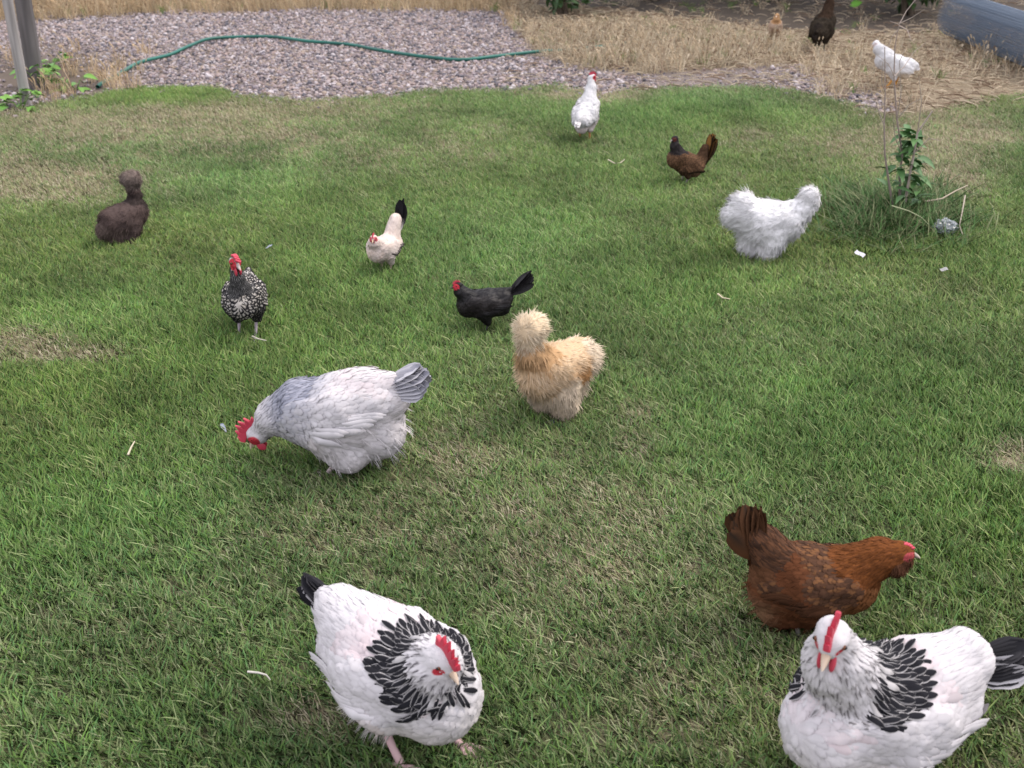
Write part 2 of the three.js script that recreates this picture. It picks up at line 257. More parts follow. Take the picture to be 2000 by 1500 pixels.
// shrubs whose lower branches reach into the picture
{
  const LG = [[0.045, 0.1, 0.03], [0.035, 0.08, 0.025], [0.06, 0.12, 0.035], [0.03, 0.06, 0.02]];
  const lv = [0, 1, 2, 3].map(() => leafGeo(0.07, 0.018, LG)), Q = new THREE.Quaternion(), E = new THREE.Euler(), M = new THREE.Matrix4();
  const shrub = (px, py, R, Ht, low, n, label) => {
    const p = at(px, py), r = base('shrub', p.x, p.z, 0); tag(r, label, 'shrub', 'shrubs behind the dry grass');
    const st = new GB(), fo = [];
    for (let k = 0; k < 9; k++) { const a = rnd() * 6.28, R2 = rr(0.3, 0.8) * R; tube(st, [[rr(-0.08, 0.08), -0.02, rr(-0.08, 0.08)], [Math.cos(a) * R2 * 0.3, Ht * 0.3, Math.sin(a) * R2 * 0.3], [Math.cos(a) * R2 * 0.8, Ht * 0.62, Math.sin(a) * R2 * 0.8], [Math.cos(a) * R2, Ht * 0.9, Math.sin(a) * R2]], [0.022, 0.016, 0.01, 0.004], [0.11, 0.085, 0.06], 6); }
    part('stem', st.geo(), plumeMat0, r);
    for (let k = 0; k < n; k++) {
      let x, y, z; do { x = rr(-1, 1); y = rr(-1, 1); z = rr(-1, 1); } while (x * x + y * y + z * z > 1 || fbm(x * 3 + px, (y + z) * 3, 3) < 0.42);
      const yy = low + (Ht - low) * (y + 1) / 2 - 0.25 * (low > 0.05 ? 0 : 1) * (1 - y) * 0;
      fo.push(lv[k % 4].clone().applyMatrix4(M.compose(V(x * R, yy, z * R), Q.setFromEuler(E.set(rr(-0.7, 0.7), rnd() * 6.28, rr(-1.1, 0.2))), V(1, 1, 1).multiplyScalar(rr(0.8, 1.4)))));
    }
    tag(part('foliage', mergeGeometries(fo), leafMat, r), null, null, null, 'stuff');
  };
  const plumeMat0 = std({ vertexColors: true });
  shrub(1095, 32, 0.4, 1.1, 0.05, 900, 'leafy green shrub hanging over the dry grass above the slim white hen');
  shrub(1270, 0, 0.95, 1.7, 0.18, 2600, 'broad dark shrub at the top edge, left of the pale buff bird');
  shrub(1520, -2, 0.95, 1.7, 0.22, 2600, 'broad dark shrub at the top edge behind the dark brown hen');
  shrub(1775, 28, 0.55, 1.3, 0.08, 1500, 'green shrub at the top right beside the wire netting roll');
  shrub(1790, -12, 0.95, 1.8, 0.2, 2400, 'broad dark shrub behind the wire netting roll');
}
// the sapling
{
  const B = at(1756, 432), r = base('sapling', B.x, B.z, 0), z = B.z, P = (px, py, dz = 0) => { const q = onPlane(px, py, z + dz); return [q[0] - B.x, q[1], dz]; };
  tag(r, 'thin leafy sapling with bare twigs standing in long grass at the right', 'sapling');
  const bark = [0.26, 0.21, 0.18], pale = [0.42, 0.35, 0.3], mat = std({ vertexColors: true });
  const tw = (name, pts, r0, r1, c) => { const g = new GB(), L = pts.map((p) => P(...p)); tube(g, L, L.map((_, k) => mix(r0, r1, k / (L.length - 1))), c, 6); part(name, g.geo(), mat, r); };
  tw('stem', [[1756, 440], [1758, 393], [1757, 345], [1762, 300], [1752, 233], [1746, 150, -0.05], [1748, 90, -0.08], [1756, 48, -0.1]], 0.006, 0.0014, bark);
  tw('stem', [[1760, 436], [1772, 370, 0.03], [1785, 300, 0.04], [1792, 259, 0.05], [1821, 217, 0.06]], 0.006, 0.0028, pale);
  tw('stem', [[1750, 436], [1738, 370, 0.04], [1728, 300, 0.04], [1727, 246, 0.03], [1729, 180, 0], [1728, 92, -0.05]], 0.005, 0.0015, bark);
  for (const t of [[[1756, 48, -0.1], [1770, 22, -0.12], [1792, -6, -0.14], [1806, -40, -0.14]], [[1757, 46, -0.1], [1782, 34, -0.05], [1806, 18, 0]], [[1756, 48, -0.1], [1738, 41, -0.08]], [[1756, 50, -0.1], [1772, 58, -0.05], [1780, 80, 0]], [[1752, 60, -0.1], [1742, 72, -0.1], [1735, 92, -0.1]], [[1752, 233], [1760, 180, 0.05], [1757, 120, 0.08], [1768, 96, 0.1]], [[1727, 246, 0.03], [1712, 205, 0.05], [1700, 172, 0.06]], [[1792, 259, 0.05], [1800, 200, 0.1], [1795, 150, 0.12]], [[1752, 233], [1775, 205, 0.05], [1800, 192, 0.08]], [[1748, 150], [1735, 125, 0], [1714, 108, 0]], [[1746, 150], [1766, 130, -0.05], [1786, 100, -0.1], [1808, 84, -0.1]], [[1729, 180], [1722, 160, 0.05], [1724, 120, 0.06]], [[1785, 300, 0.04], [1815, 270, 0.08], [1836, 275, 0.1]], [[1762, 300], [1748, 268, 0.06], [1745, 225, 0.1]]]) tw('twig', t, 0.002, 0.0008, pale);
  const LG = [[0.08, 0.18, 0.05], [0.065, 0.15, 0.045], [0.12, 0.21, 0.06]], lv = [0, 1, 2].map(() => leafGeo(0.066, 0.0125, LG, 0.35));
  for (let k = 0; k < 125; k++) {
    const u = Math.pow(k / 124, 1.2), py = mix(258, 432, u), sp = mix(6, 36, sstep(0, 0.8, u)), right = k % 3 !== 0, cx = right ? mix(1787, 1778, u) : mix(1770, 1760, u);
    const [x, y, zz] = P(cx + sp * gauss() * 0.8, py, rr(-0.06, 0.06) * (0.3 + u)), l = part('leaf', lv[k % 3], leafMat, r);
    l.position.set(x, y, zz); l.rotation.set(rr(-0.5, 0.5), rnd() * 6.28, rr(-0.3, 0.75)); l.scale.setScalar(rr(0.75, 1.25));
  }
  tag(r, 'thin leafy sapling with bare twigs standing in long grass at the right', 'sapling');
}

// ───────────────────────── birds: a body meshed from a distance field, feathers laid over it, and the parts that show
// a bone: [zone, [x,y,z] (head end), [x,y,z] (tail end), r0, r1, width factor]
function field(bones, k, lump = 0.008) {
  const B = bones.map(([zone, a, b, r0, r1, sz = 1]) => { const d = sub(b, a); return { zone, a, d, l: Math.max(1e-9, d[0] * d[0] + d[1] * d[1] + (d[2] * d[2]) / (sz * sz)), r0, r1, sz }; });
  const one = (b, x, y, z) => {
    const px = x - b.a[0], py = y - b.a[1], pz = (z - b.a[2]) / b.sz, dz = b.d[2] / b.sz, t = clamp((px * b.d[0] + py * b.d[1] + pz * dz) / b.l), qx = px - b.d[0] * t, qy = py - b.d[1] * t, qz = pz - dz * t;
    return (Math.sqrt(qx * qx + qy * qy + qz * qz) - mix(b.r0, b.r1, t)) * Math.min(1, 0.5 + 0.5 * b.sz);
  };
  const f = (x, y, z) => { let s = 0; for (const b of B) s += Math.exp(-one(b, x, y, z) / k); if (s < 1e-30) return 1; const d = -k * Math.log(s); return d > 0.05 || d < -0.05 ? d : d - lump * (fbm(x * 24 + z * 9 + 7, y * 30 + z * 23 + 3, 2) - 0.5) - 0.35 * lump * (vnoise(x * 75 + z * 31, y * 80 - z * 55) - 0.5); };
  f.grad = (x, y, z) => { const e = 0.002; return nrm([f(x + e, y, z) - f(x - e, y, z), f(x, y + e, z) - f(x, y - e, z), f(x, y, z + e) - f(x, y, z - e)]); };
  f.near = (x, y, z) => { let m = 1e9, w = null; for (const b of B) { const d = one(b, x, y, z); if (d < m) { m = d; w = b; } } return w; };
  f.flow = (x, y, z) => { let s = [0, 0, 0]; for (const b of B) { const w = Math.exp(-one(b, x, y, z) / 0.012); s = add(s, nrm(b.d), w); } return nrm(s); };
  f.bones = B; return f;
}
function surface(f, lo, hi, h) {                        // surface nets: shared vertices, normals from the field
  const n = [0, 1, 2].map((k) => Math.ceil((hi[k] - lo[k]) / h) + 1), [nx, ny, nz] = n, val = new Float32Array(nx * ny * nz);
  for (let k = 0, o = 0; k < nz; k++) for (let j = 0; j < ny; j++) for (let i = 0; i < nx; i++, o++) val[o] = f(lo[0] + i * h, lo[1] + j * h, lo[2] + k * h);
  const id = new Int32Array(nx * ny * nz).fill(-1), P = [], I = [], at3 = (i, j, k) => i + nx * (j + ny * k);
  for (let k = 0; k + 1 < nz; k++) for (let j = 0; j + 1 < ny; j++) for (let i = 0; i + 1 < nx; i++) {
    let c = 0, sx = 0, sy = 0, sz = 0; const v = [];
    for (let q = 0; q < 8; q++) v.push(val[at3(i + (q & 1), j + ((q >> 1) & 1), k + (q >> 2))]);
    for (let a = 0; a < 8; a++) for (const bit of [1, 2, 4]) { const b = a | bit; if (b === a || v[a] < 0 === v[b] < 0) continue; const t = v[a] / (v[a] - v[b]); c++; sx += (a & 1) + (bit === 1 ? t : 0); sy += ((a >> 1) & 1) + (bit === 2 ? t : 0); sz += (a >> 2) + (bit === 4 ? t : 0); }
    if (c) { id[at3(i, j, k)] = P.length; P.push([lo[0] + (i + sx / c) * h, lo[1] + (j + sy / c) * h, lo[2] + (k + sz / c) * h]); }
  }
  const quad = (a, b, c, d, flip) => { if (a < 0 || b < 0 || c < 0 || d < 0) return; flip ? I.push(a, c, b, b, c, d) : I.push(a, b, c, b, d, c); };
  for (let k = 1; k + 1 < nz; k++) for (let j = 1; j + 1 < ny; j++) for (let i = 1; i + 1 < nx; i++) {
    const s = val[at3(i, j, k)] < 0;
    if (s !== val[at3(i + 1, j, k)] < 0) quad(id[at3(i, j - 1, k - 1)], id[at3(i, j, k - 1)], id[at3(i, j - 1, k)], id[at3(i, j, k)], !s);
    if (s !== val[at3(i, j + 1, k)] < 0) quad(id[at3(i - 1, j, k - 1)], id[at3(i - 1, j, k)], id[at3(i, j, k - 1)], id[at3(i, j, k)], !s);
    if (s !== val[at3(i, j, k + 1)] < 0) quad(id[at3(i - 1, j - 1, k)], id[at3(i, j - 1, k)], id[at3(i - 1, j, k)], id[at3(i, j, k)], !s);
  }
  return { P, I };
}
// a feather that hugs the body: rows from quill to tip are laid onto the field at a small height
const COLS = { 3: [-1, 0, 1], 5: [-1, -0.66, 0, 0.66, 1] };
function feather(gb, f, p, t, L, W, o, col) {
  const rows = o.rows ?? 4, cols = COLS[o.cols ?? 3], point = o.point ?? 0, lift = o.lift ?? 0.004, soft = o.soft ?? 0.75, start = gb.p.length / 3;
  let q = p, g = f.grad(...p);
  for (let k = 0; k <= rows; k++) {
    const s = k / rows, prof = point ? Math.min(1, 0.35 + 2.2 * s) * Math.pow(1 - s, 0.55) : s < 0.6 ? mix(0.5, 1, s / 0.6) : Math.sqrt(Math.max(0.0, 1 - ((s - 0.6) / 0.4) ** 2 * 0.94));
    if (k) { const d = f(...q), tt = nrm(sub(t, mul3(g, dot(t, g)))); q = add(q, tt, L / rows); g = f.grad(...q); q = add(q, g, (lift * (0.25 + s) - f(...q)) * (o.hug ?? 1)); t = tt; }
    else q = add(q, g, lift * 0.2 - f(...q));
    const side = nrm(cross(g, t));
    for (const e of cols) {
      const n = nrm(add(add(mul3(g, soft), side, e * 0.45), t, s > 0.8 ? 0.35 : -0.1));
      gb.v(add(add(q, side, e * W * prof), g, -e * e * W * 0.22 * prof), n, col(s, Math.abs(e)));
    }
  }
  const C = cols.length;
  for (let k = 0; k < rows; k++) for (let c = 0; c + 1 < C; c++) { const a = start + k * C + c; gb.i.push(a, a + C, a + 1, a + 1, a + C, a + C + 1); }
}
function hair(gb, p, g, t, L, w, sag, col, soft = 0.8) {   // one strand of silky down, three-sided
  const s0 = gb.p.length / 3; let u = nrm(cross(t, Math.abs(t[1]) > 0.9 ? [1, 0, 0] : [0, 1, 0])), q = p, d = t; const v = cross(t, u), jx = [gauss() * 0.25, gauss() * 0.25, gauss() * 0.25];
  for (let k = 0; k < 3; k++) {
    const ww = w * [1, 1, 0.2][k];
    for (let a = 0; a < 3; a++) { const c = Math.cos(a * 2.094), sn = Math.sin(a * 2.094), o = add(mul3(u, c), v, sn); gb.v(add(q, o, ww), nrm(add(add(mul3(g, soft * 1.5), o, 0.3), jx)), col(k / 2)); }
    d = nrm(add(d, [0, -1, 0], sag * 1.5)); q = add(q, d, L / 2);
  }
  for (let k = 0; k < 2; k++) for (let a = 0; a < 3; a++) { const b = (a + 1) % 3, i = s0 + 3 * k + a, j = s0 + 3 * k + b; gb.i.push(i, j, i + 3, j, j + 3, i + 3); }
}
const plumeMat = new THREE.MeshPhysicalMaterial({ vertexColors: true, roughness: 0.95, specularIntensity: 0.2, side: THREE.DoubleSide });
const glossMat = new THREE.MeshPhysicalMaterial({ vertexColors: true, roughness: 0.5, specularIntensity: 0.5, side: THREE.DoubleSide });
const silkMat = new THREE.MeshPhysicalMaterial({ vertexColors: true, roughness: 1, specularIntensity: 0.15, side: THREE.DoubleSide });
const FLOCK = [];
const skinMat = std({ vertexColors: true, roughness: 0.55 });
const combMat = std({ color: new THREE.Color().setRGB(0.54, 0.05, 0.085), roughness: 0.5 });
const eyeMat = std({ color: new THREE.Color().setRGB(0.14, 0.045, 0.015), roughness: 0.2 }), pupilMat = std({ color: 0x050404, roughness: 0.1 });
// a long stiff feather as a mesh of its own
function quill(base0, dir, wide, L, W, bend, col, rows = 8, tipRound = 1) {
  const gb = new GB(), cols = COLS[5]; let q = base0, d = nrm(dir), w = nrm(sub(wide, mul3(d, dot(wide, d)))), n = cross(d, w);
  for (let k = 0; k <= rows; k++) {
    const s = k / rows, prof = Math.min(1, 0.22 + 1.6 * s) * (s > 0.72 ? Math.sqrt(Math.max(0, 1 - ((s - 0.72) / 0.28) ** 2 * 0.96 * tipRound)) : 1);
    for (const e of cols) gb.v(add(add(q, w, e * W * prof), n, -e * e * W * 0.25 + 0.0015 * Math.sin(s * 23 + e * 5)), nrm(add(n, w, e * 0.4)), col(s, Math.abs(e), e));
    d = nrm(add(d, n, bend / rows)); n = cross(d, w); q = add(q, d, L / rows);
  }
  for (let k = 0; k < rows; k++) for (let c = 0; c < 4; c++) { const a = k * 5 + c; gb.i.push(a, a + 5, a + 1, a + 1, a + 5, a + 6); }
  return gb.geo();
}
const HEADS = {};
function combGeo(kind) {
  if (HEADS[kind]) return HEADS[kind];
  let g;
  if (kind === 'single') {
    const s = new THREE.Shape(), T = [[0.030, 0.004], [0.034, 0.012], [0.030, 0.022], [0.026, 0.016], [0.021, 0.034], [0.015, 0.021], [0.008, 0.042], [0.002, 0.024], [-0.007, 0.043], [-0.011, 0.024], [-0.022, 0.038], [-0.022, 0.022], [-0.033, 0.025], [-0.028, 0.012], [-0.018, 0.008], [0, 0.012], [0.016, 0.008]];
    s.moveTo(...T[0]); for (let k = 1; k < T.length; k++) { const m = [(T[k][0] + T[k - 1][0]) / 2, (T[k][1] + T[k - 1][1]) / 2]; s.quadraticCurveTo(...T[k - 1], ...m); s.lineTo(...T[k]); } s.closePath();
    g = new THREE.ExtrudeGeometry(s, { depth: 0.003, bevelEnabled: true, bevelThickness: 0.0022, bevelSize: 0.0018, bevelSegments: 2, curveSegments: 3 }); g.translate(0, 0, -0.0015);
    const P = g.attributes.position; for (let i = 0; i < P.count; i++) { const x = P.getX(i), y = P.getY(i); P.setZ(i, P.getZ(i) * (1.5 - 14 * Math.max(0, y - 0.008)) + 0.10 * (y - 0.01) * Math.sin(x * 70)); } g.computeVertexNormals();
  } else {                                              // a low knobbly comb
    const parts = []; for (let k = 0; k < 16; k++) { const s = new THREE.SphereGeometry(0.0055, 7, 5); s.scale(1.1, 0.9, 0.9); s.translate(0.026 - 0.0034 * k * 0.8, 0.006 + 0.012 * Math.sin((k / 15) * 2.6), ((k % 3) - 1) * 0.0042); parts.push(s); } g = mergeGeometries(parts);
  }
  return (HEADS[kind] = g);
}
const wattleGeo = (() => { const g = new THREE.SphereGeometry(1, 12, 10), P = g.attributes.position; for (let i = 0; i < P.count; i++) { const y = P.getY(i), k = y < 0 ? 1 : 1 - 0.55 * y; P.setXYZ(i, P.getX(i) * 0.0095 * k, y * 0.014, P.getZ(i) * 0.0035); } g.computeVertexNormals(); return g; })();
function beakGeo(col, tip) {
  const gb = new GB(), L = 0.03;
  tube(gb, [0, 0.25, 0.5, 0.75, 0.95, 1].map((s) => [0.017 + L * s, -0.0025 - 0.010 * s * s, 0]), [0.0082, 0.0074, 0.006, 0.0042, 0.002, 0.0008], (s) => mix3(col, tip, s), 9, 0.85);
  tube(gb, [0, 0.3, 0.6, 0.9].map((s) => [0.016 + L * 0.85 * s, -0.0105 - 0.003 * s, 0]), [0.006, 0.005, 0.0036, 0.001], mul3(col, 0.85), 8, 0.9);
  return gb.geo();
}
function legGeo(hip, hock, foot, yaw, r, col, claw, lift = 0) {
  const gb = new GB();
  tube(gb, [hip, add(mul3(hip, 0.45), hock, 0.55), hock, add(mul3(hock, 0.5), foot, 0.5), add(foot, [0, 0.012, 0])], [r * 2.2, r * 1.5, r * 1.15, r * 0.92, r * 1.05], col, 9);
  const toe = (a, L, k) => {
    const d = [Math.cos(a), 0, Math.sin(a)], P = [0, 0.3, 0.62, 0.9, 1.0].map((s, i) => add(add(foot, d, L * s), [0, [0.013, 0.014, 0.0085, 0.006, 0.004][i] + lift * s, 0]));
    tube(gb, P, [r * 0.9, r * 0.82, r * 0.68, r * 0.5, r * 0.3].map((q) => q * k), (s) => (s > 0.85 ? claw : mul3(col, 0.94 + 0.12 * ((s * 8) % 1))), 7);
    tube(gb, [P[4], add(P[4], d, L * 0.12), add(add(P[4], d, L * 0.2), [0, -0.006, 0])], [r * 0.34, r * 0.24, r * 0.06], claw, 6);
  };
  toe(yaw, 0.075, 1); toe(yaw + 0.62, 0.062, 0.95); toe(yaw - 0.62, 0.062, 0.95); toe(yaw + Math.PI - 0.25, 0.034, 0.85);
  return gb.geo();
}
const rot = (p, a, c = [0, 0.19, 0]) => { const x = p[0] - c[0], y = p[1] - c[1]; return [c[0] + x * Math.cos(a) - y * Math.sin(a), c[1] + x * Math.sin(a) + y * Math.cos(a), p[2]]; };

/* spec: name, label, pos [px, py] of the ground under the body in the photograph, turn (0 = facing right, 90 = away), S scale, pitch, head [x,y,z], hd head direction,
   colour(zone, p, s, e, r) -> linear rgb, and so on */
function bird(o) {
  const S = o.S ?? 1, pitch = o.pitch ?? 0, fat = o.fat ?? 1, R = (p) => rot(p, pitch), at0 = at(o.pos[0], o.pos[1]);
  const root = base(o.name ?? 'hen', at0.x, at0.z, THREE.MathUtils.degToRad(o.turn), gh(at0.x, at0.z) - 0.004); root.scale.setScalar(S);
  tag(root, o.label, o.category ?? 'chicken', o.group);
  const H = o.head, hd = nrm(o.hd ?? [1, -0.1, 0]), hs = o.hs ?? 1;
  let hup = nrm(sub(o.hup ?? [0, 1, 0], mul3(hd, dot(o.hup ?? [0, 1, 0], hd)))); const hz = cross(hd, hup);
  const hp = (x, y, z) => add(add(add(H, hd, x * hs), hup, y * hs), hz, z * hs);
  const back = o.tail?.base ?? [-0.17, 0.285, 0], nb = R(o.neckBase ?? [0.085, 0.235, 0]), nm = o.neckMid ?? [mix(nb[0], H[0], 0.5) + 0.015, mix(nb[1], H[1], 0.55), mix(nb[2], H[2], 0.5)], nr = o.neckR ?? [0.027, 0.045, 0.068];
  const fl = o.fluff ?? 1;
  const bones = [
    ['head', hp(0.003, 0.002, 0), hp(-0.01, 0, 0), 0.0165 * hs, 0.017 * hs], ['face', hp(0.017, -0.004, 0), hp(0.006, -0.004, 0), 0.0078 * hs, 0.014 * hs],
    ['neck', hp(-0.012, -0.008, 0), nm, nr[0] * 0.78, nr[1]], ['neck', nm, nb, nr[1], nr[2]],
    ['torso', R([0.085, 0.195, 0]), R([-0.03, 0.205, 0]), 0.078 * fat, 0.09 * fat, 0.95], ['torso', R([-0.03, 0.205, 0]), R([-0.125, 0.235, 0]), 0.088 * fat, 0.062 * fat, 0.98],
    ['saddle', R([-0.11, 0.25, 0]), R(back), 0.058 * fat, 0.022, 0.8],
    ['fluff', R([-0.06, 0.19, 0]), R([-0.125, 0.175, 0]), 0.075 * fat * fl, 0.05 * fat * fl],
    ...[-1, 1].flatMap((s) => [['wing', R([0.07, 0.222, s * 0.07 * fat]), R([-0.03, 0.215 - (o.wingDrop ?? 0), s * 0.077 * fat]), 0.042, 0.044, 0.5], ['wing', R([-0.03, 0.215 - (o.wingDrop ?? 0), s * 0.077 * fat]), R([-0.14, 0.222 - (o.wingDrop ?? 0), s * 0.06 * fat]), 0.042, 0.018, 0.5], ['thigh', [0.005, 0.165, s * 0.045 * fat], [-0.025, 0.095, s * 0.045 * fat], 0.056 * fat, 0.022]]),
    ...(o.bones ?? []).map(([z, a, b, ...r]) => [z, a, b, ...r]),
  ];
  const f = field(bones, o.k ?? 0.0065, o.lump);
  const lo = [1e9, 1e9, 1e9], hi = [-1e9, -1e9, -1e9];
  for (const [, a, b, r0, r1] of bones) for (const [p, r] of [[a, r0], [b, r1]]) for (let k = 0; k < 3; k++) { lo[k] = Math.min(lo[k], p[k] - r - 0.03); hi[k] = Math.max(hi[k], p[k] + r + 0.03); }
  lo[1] = Math.max(lo[1], -0.01);
  const { P, I } = surface(f, lo, hi, o.cell ?? 0.008);
  const N = P.map((p) => f.grad(...p));
  const faceness = (p) => { if (o.bareFace === false) return 0; const q = sub(p, H), x = dot(q, hd) / hs, y = dot(q, hup) / hs, z = Math.abs(dot(q, hz)) / hs, R = o.faceR ?? 0.019; return sstep(R * 1.08, R * 0.86, Math.hypot(x - 0.013, (y + 0.003) * 1.1)) * sstep(0.003, 0.007, z); };
  const isFace = (p) => faceness(p) > 0.5;
  const zone = (p, n) => { let b = f.near(...p).zone; if (o.collarR && (b === 'torso' || b === 'wing') && p[1] > 0.17 && Math.hypot(...sub(p, nb)) < o.collarR) b = 'neck'; if (b === 'torso') return n[1] > 0.45 ? 'back' : 'breast'; return b === 'head' || b === 'face' ? (isFace(p) ? 'skin' : 'head') : b; };
  const FACE = o.faceCol ?? [0.5, 0.045, 0.06];
  const colour = (z, p, s, e, r) => (z === 'skin' ? FACE : o.colour(z, p, s, e, r, H, nb));
  const gb = new GB(); P.forEach((p, k) => { const z = zone(p, N[k]); gb.v(p, N[k], mul3(colour(z, p, 0.2, 0.3, 0.5), 0.9)); }); gb.i = I.slice();
  if (o.bareFace !== false) {                            // the face on a finer grid, a hair's breadth proud of the rest
    const e = 0.042 * hs, fine = surface(f, sub(H, [e, e, e]), add(H, [e, e, e]), 0.0018), ids = fine.P.map((p) => { const n = f.grad(...p), sk = isFace(p), q = sub(p, H), far = Math.hypot(...q) > 0.034 * hs; return far ? -1 : gb.v(add(p, n, 0.0006 + (sk ? 0.0006 * vnoise(p[0] * 900, p[1] * 900 + p[2] * 700) : 0)), n, mix3(mul3(o.colour('head', p, 0.2, 0.3, 0.5, H, nb), 0.95), mul3(FACE, 0.75 + 0.5 * vnoise(p[0] * 420, p[1] * 420 + p[2] * 300)), faceness(p))); });
    for (let k = 0; k < fine.I.length; k += 3) { const t = [0, 1, 2].map((q) => ids[fine.I[k + q]]); if (t.every((q) => q >= 0)) gb.i.push(...t); }
  }
  part('body', gb.geo(), plumeMat, root);
  // the plumage
  const area = [], A = []; let tot = 0;
  for (let k = 0; k < I.length; k += 3) { const c = cross(sub(P[I[k + 1]], P[I[k]]), sub(P[I[k + 2]], P[I[k]])); tot += Math.hypot(...c) / 2; area.push(tot); }
  const pick = () => { let r = rnd() * tot, a = 0, b = area.length - 1; while (a < b) { const m = (a + b) >> 1; area[m] < r ? (a = m + 1) : (b = m); } const u = Math.sqrt(rnd()), v = rnd(), [i, j, k] = [I[3 * a], I[3 * a + 1], I[3 * a + 2]]; return add(add(mul3(P[i], 1 - u), P[j], u * (1 - v)), P[k], u * v); };
  const plum = new GB(), wings = [new GB(), new GB()], crest = new GB(), grid = new Map(), gkey = (p, c) => Math.floor(p[0] / c) + ',' + Math.floor(p[1] / c) + ',' + Math.floor(p[2] / c);
  const Z = { head: [0.011, 0.0035, 0.0042], neck: [0.03, 0.0058, 0.0062], back: [0.034, 0.0095, 0.0078], breast: [0.03, 0.009, 0.0078], saddle: [0.042, 0.0072, 0.0068], fluff: [0.04, 0.0095, 0.0085], thigh: [0.028, 0.008, 0.0075], wing: [0.034, 0.0095, 0.0078], ...(o.zones ?? {}) };
  const down = o.down ?? {};
  const tries = Math.round(tot / (0.0075 * 0.0075)) * 6, hackles = [];
  for (let k = 0; k < tries; k++) {
    const p = pick(), g = f.grad(...p), z = zone(p, g);
    if (z === 'skin' || p[1] < 0.02) continue;
    if (down[z]) {                                       // silky down instead of feathers
      const D = down[z], t0 = nrm(add(f.flow(...p), [0, -0.25, 0])), n = D.n ?? 1;
      if (rnd() > (D.dens ?? 1)) continue;
      for (let q = 0; q < n; q++) {
        const t = nrm(add(add(mul3(nrm(sub(t0, mul3(g, dot(t0, g)))), D.lay), g, 1 - D.lay + 0.1 + 0.35 * (vnoise(p[0] * 55 + 3, p[1] * 55 + p[2] * 47) - 0.5)), [gauss() + 3.2 * (vnoise(p[0] * 70 + p[2] * 40, p[1] * 70) - 0.5), gauss() - 0.3 + 2.4 * (vnoise(p[0] * 60 + 9, p[1] * 60 - p[2] * 50) - 0.5), gauss() + 3.2 * (vnoise(p[1] * 70 + 40, p[2] * 70 + p[0] * 30) - 0.5)], 0.2)), r = rnd(), L = D.L * (rnd() < 0.06 ? rr(1.3, 1.8) : rr(0.55, 1.25));
        hair(z === 'crest' ? crest : plum, add(p, g, -0.004), g, t, L, D.w * rr(0.7, 1.3), D.sag, (s) => colour(z, p, s, 0.3, r));
      }
      continue;
    }
    const [L, W, gap] = Z[z] ?? Z.back, c = 0.012, kk = gkey(p, c); let ok = true;
    const [gi, gj, gk] = kk.split(',').map(Number);
    for (let a = -1; a <= 1 && ok; a++) for (let b = -1; b <= 1 && ok; b++) for (let d = -1; d <= 1 && ok; d++) for (const q of grid.get(gi + a + ',' + (gj + b) + ',' + (gk + d)) ?? []) if (Math.hypot(p[0] - q[0], p[1] - q[1], p[2] - q[2]) < gap) { ok = false; break; }
    if (!ok) continue;
    if (!grid.has(kk)) grid.set(kk, []); grid.get(kk).push(p);
    const r = rnd(), fw = f.flow(...p); let t = nrm(add(fw, [gauss() * 0.12, -0.12 + gauss() * 0.1, gauss() * 0.12]));
    const spec = { cols: o.lace?.[z] ? 5 : 3, rows: z === 'head' ? 3 : 4, point: z === 'neck' || z === 'saddle' ? 1 : 0, lift: z === 'head' ? 0.0012 : (o.lift ?? 0.002) * rr(0.5, 1.7) * (r < 0.03 ? 2 : 1) * (z === 'wing' ? 1.5 : 1), soft: o.soft ?? 1.9 };
    const len = L * rr(0.85, 1.15), wid = W * rr(0.85, 1.15), cf = (s, e) => mul3(colour(z, p, s, e, r), (e > 0.8 || s > 0.9 ? 0.9 : 1) * (0.95 + 0.05 * s));
    if (o.wisps && (z === 'fluff' || z === 'thigh') && rnd() < 0.16 * o.wisps) for (let q = 0; q < 4; q++) hair(plum, add(p, g, -0.002), g, nrm(add(add(mul3(t, 0.9), g, 0.35), [gauss() * 0.25, gauss() * 0.25 - 0.1, gauss() * 0.25])), rr(0.02, 0.045), 0.0008, 0.15, () => mul3(colour(z, p, 0.6, 0.3, r), 1.12));
    if (o.bigHackle && z === 'neck' && !o.hackleFree?.(p)) { const q = clamp(0.8 * Math.hypot(...sub(p, H)) / Math.hypot(...sub(nb, H))); if (q > 0.5) { hackles.push([p, t, r, q]); continue; } }
    feather(z === 'wing' ? wings[p[2] > 0 ? 1 : 0] : plum, f, p, t, len, wid, spec, cf);
  }
  if (o.bigHackle) {                                    // the broad dark feathers of the collar, each its own mesh, thinned to an even lay
    const kept = []; for (const h of hackles) if (kept.every((q) => Math.hypot(...sub(h[0], q[0])) > 0.0086)) kept.push(h);
    kept.slice(0, 296).forEach(([p, t, r, q]) => { const g1 = new GB(); feather(g1, f, p, t, 0.041 * rr(0.8, 1.2), mix(0.0052, 0.0074, sstep(0.45, 0.8, q)) * rr(0.85, 1.15), { cols: 5, rows: 7, point: 0, lift: 0.004 * rr(0.5, 2), soft: 0.8 }, (s, e) => o.hackle(p, s, e, r, q)); part('hackle_feather', g1.geo(), plumeMat, root); });
  }
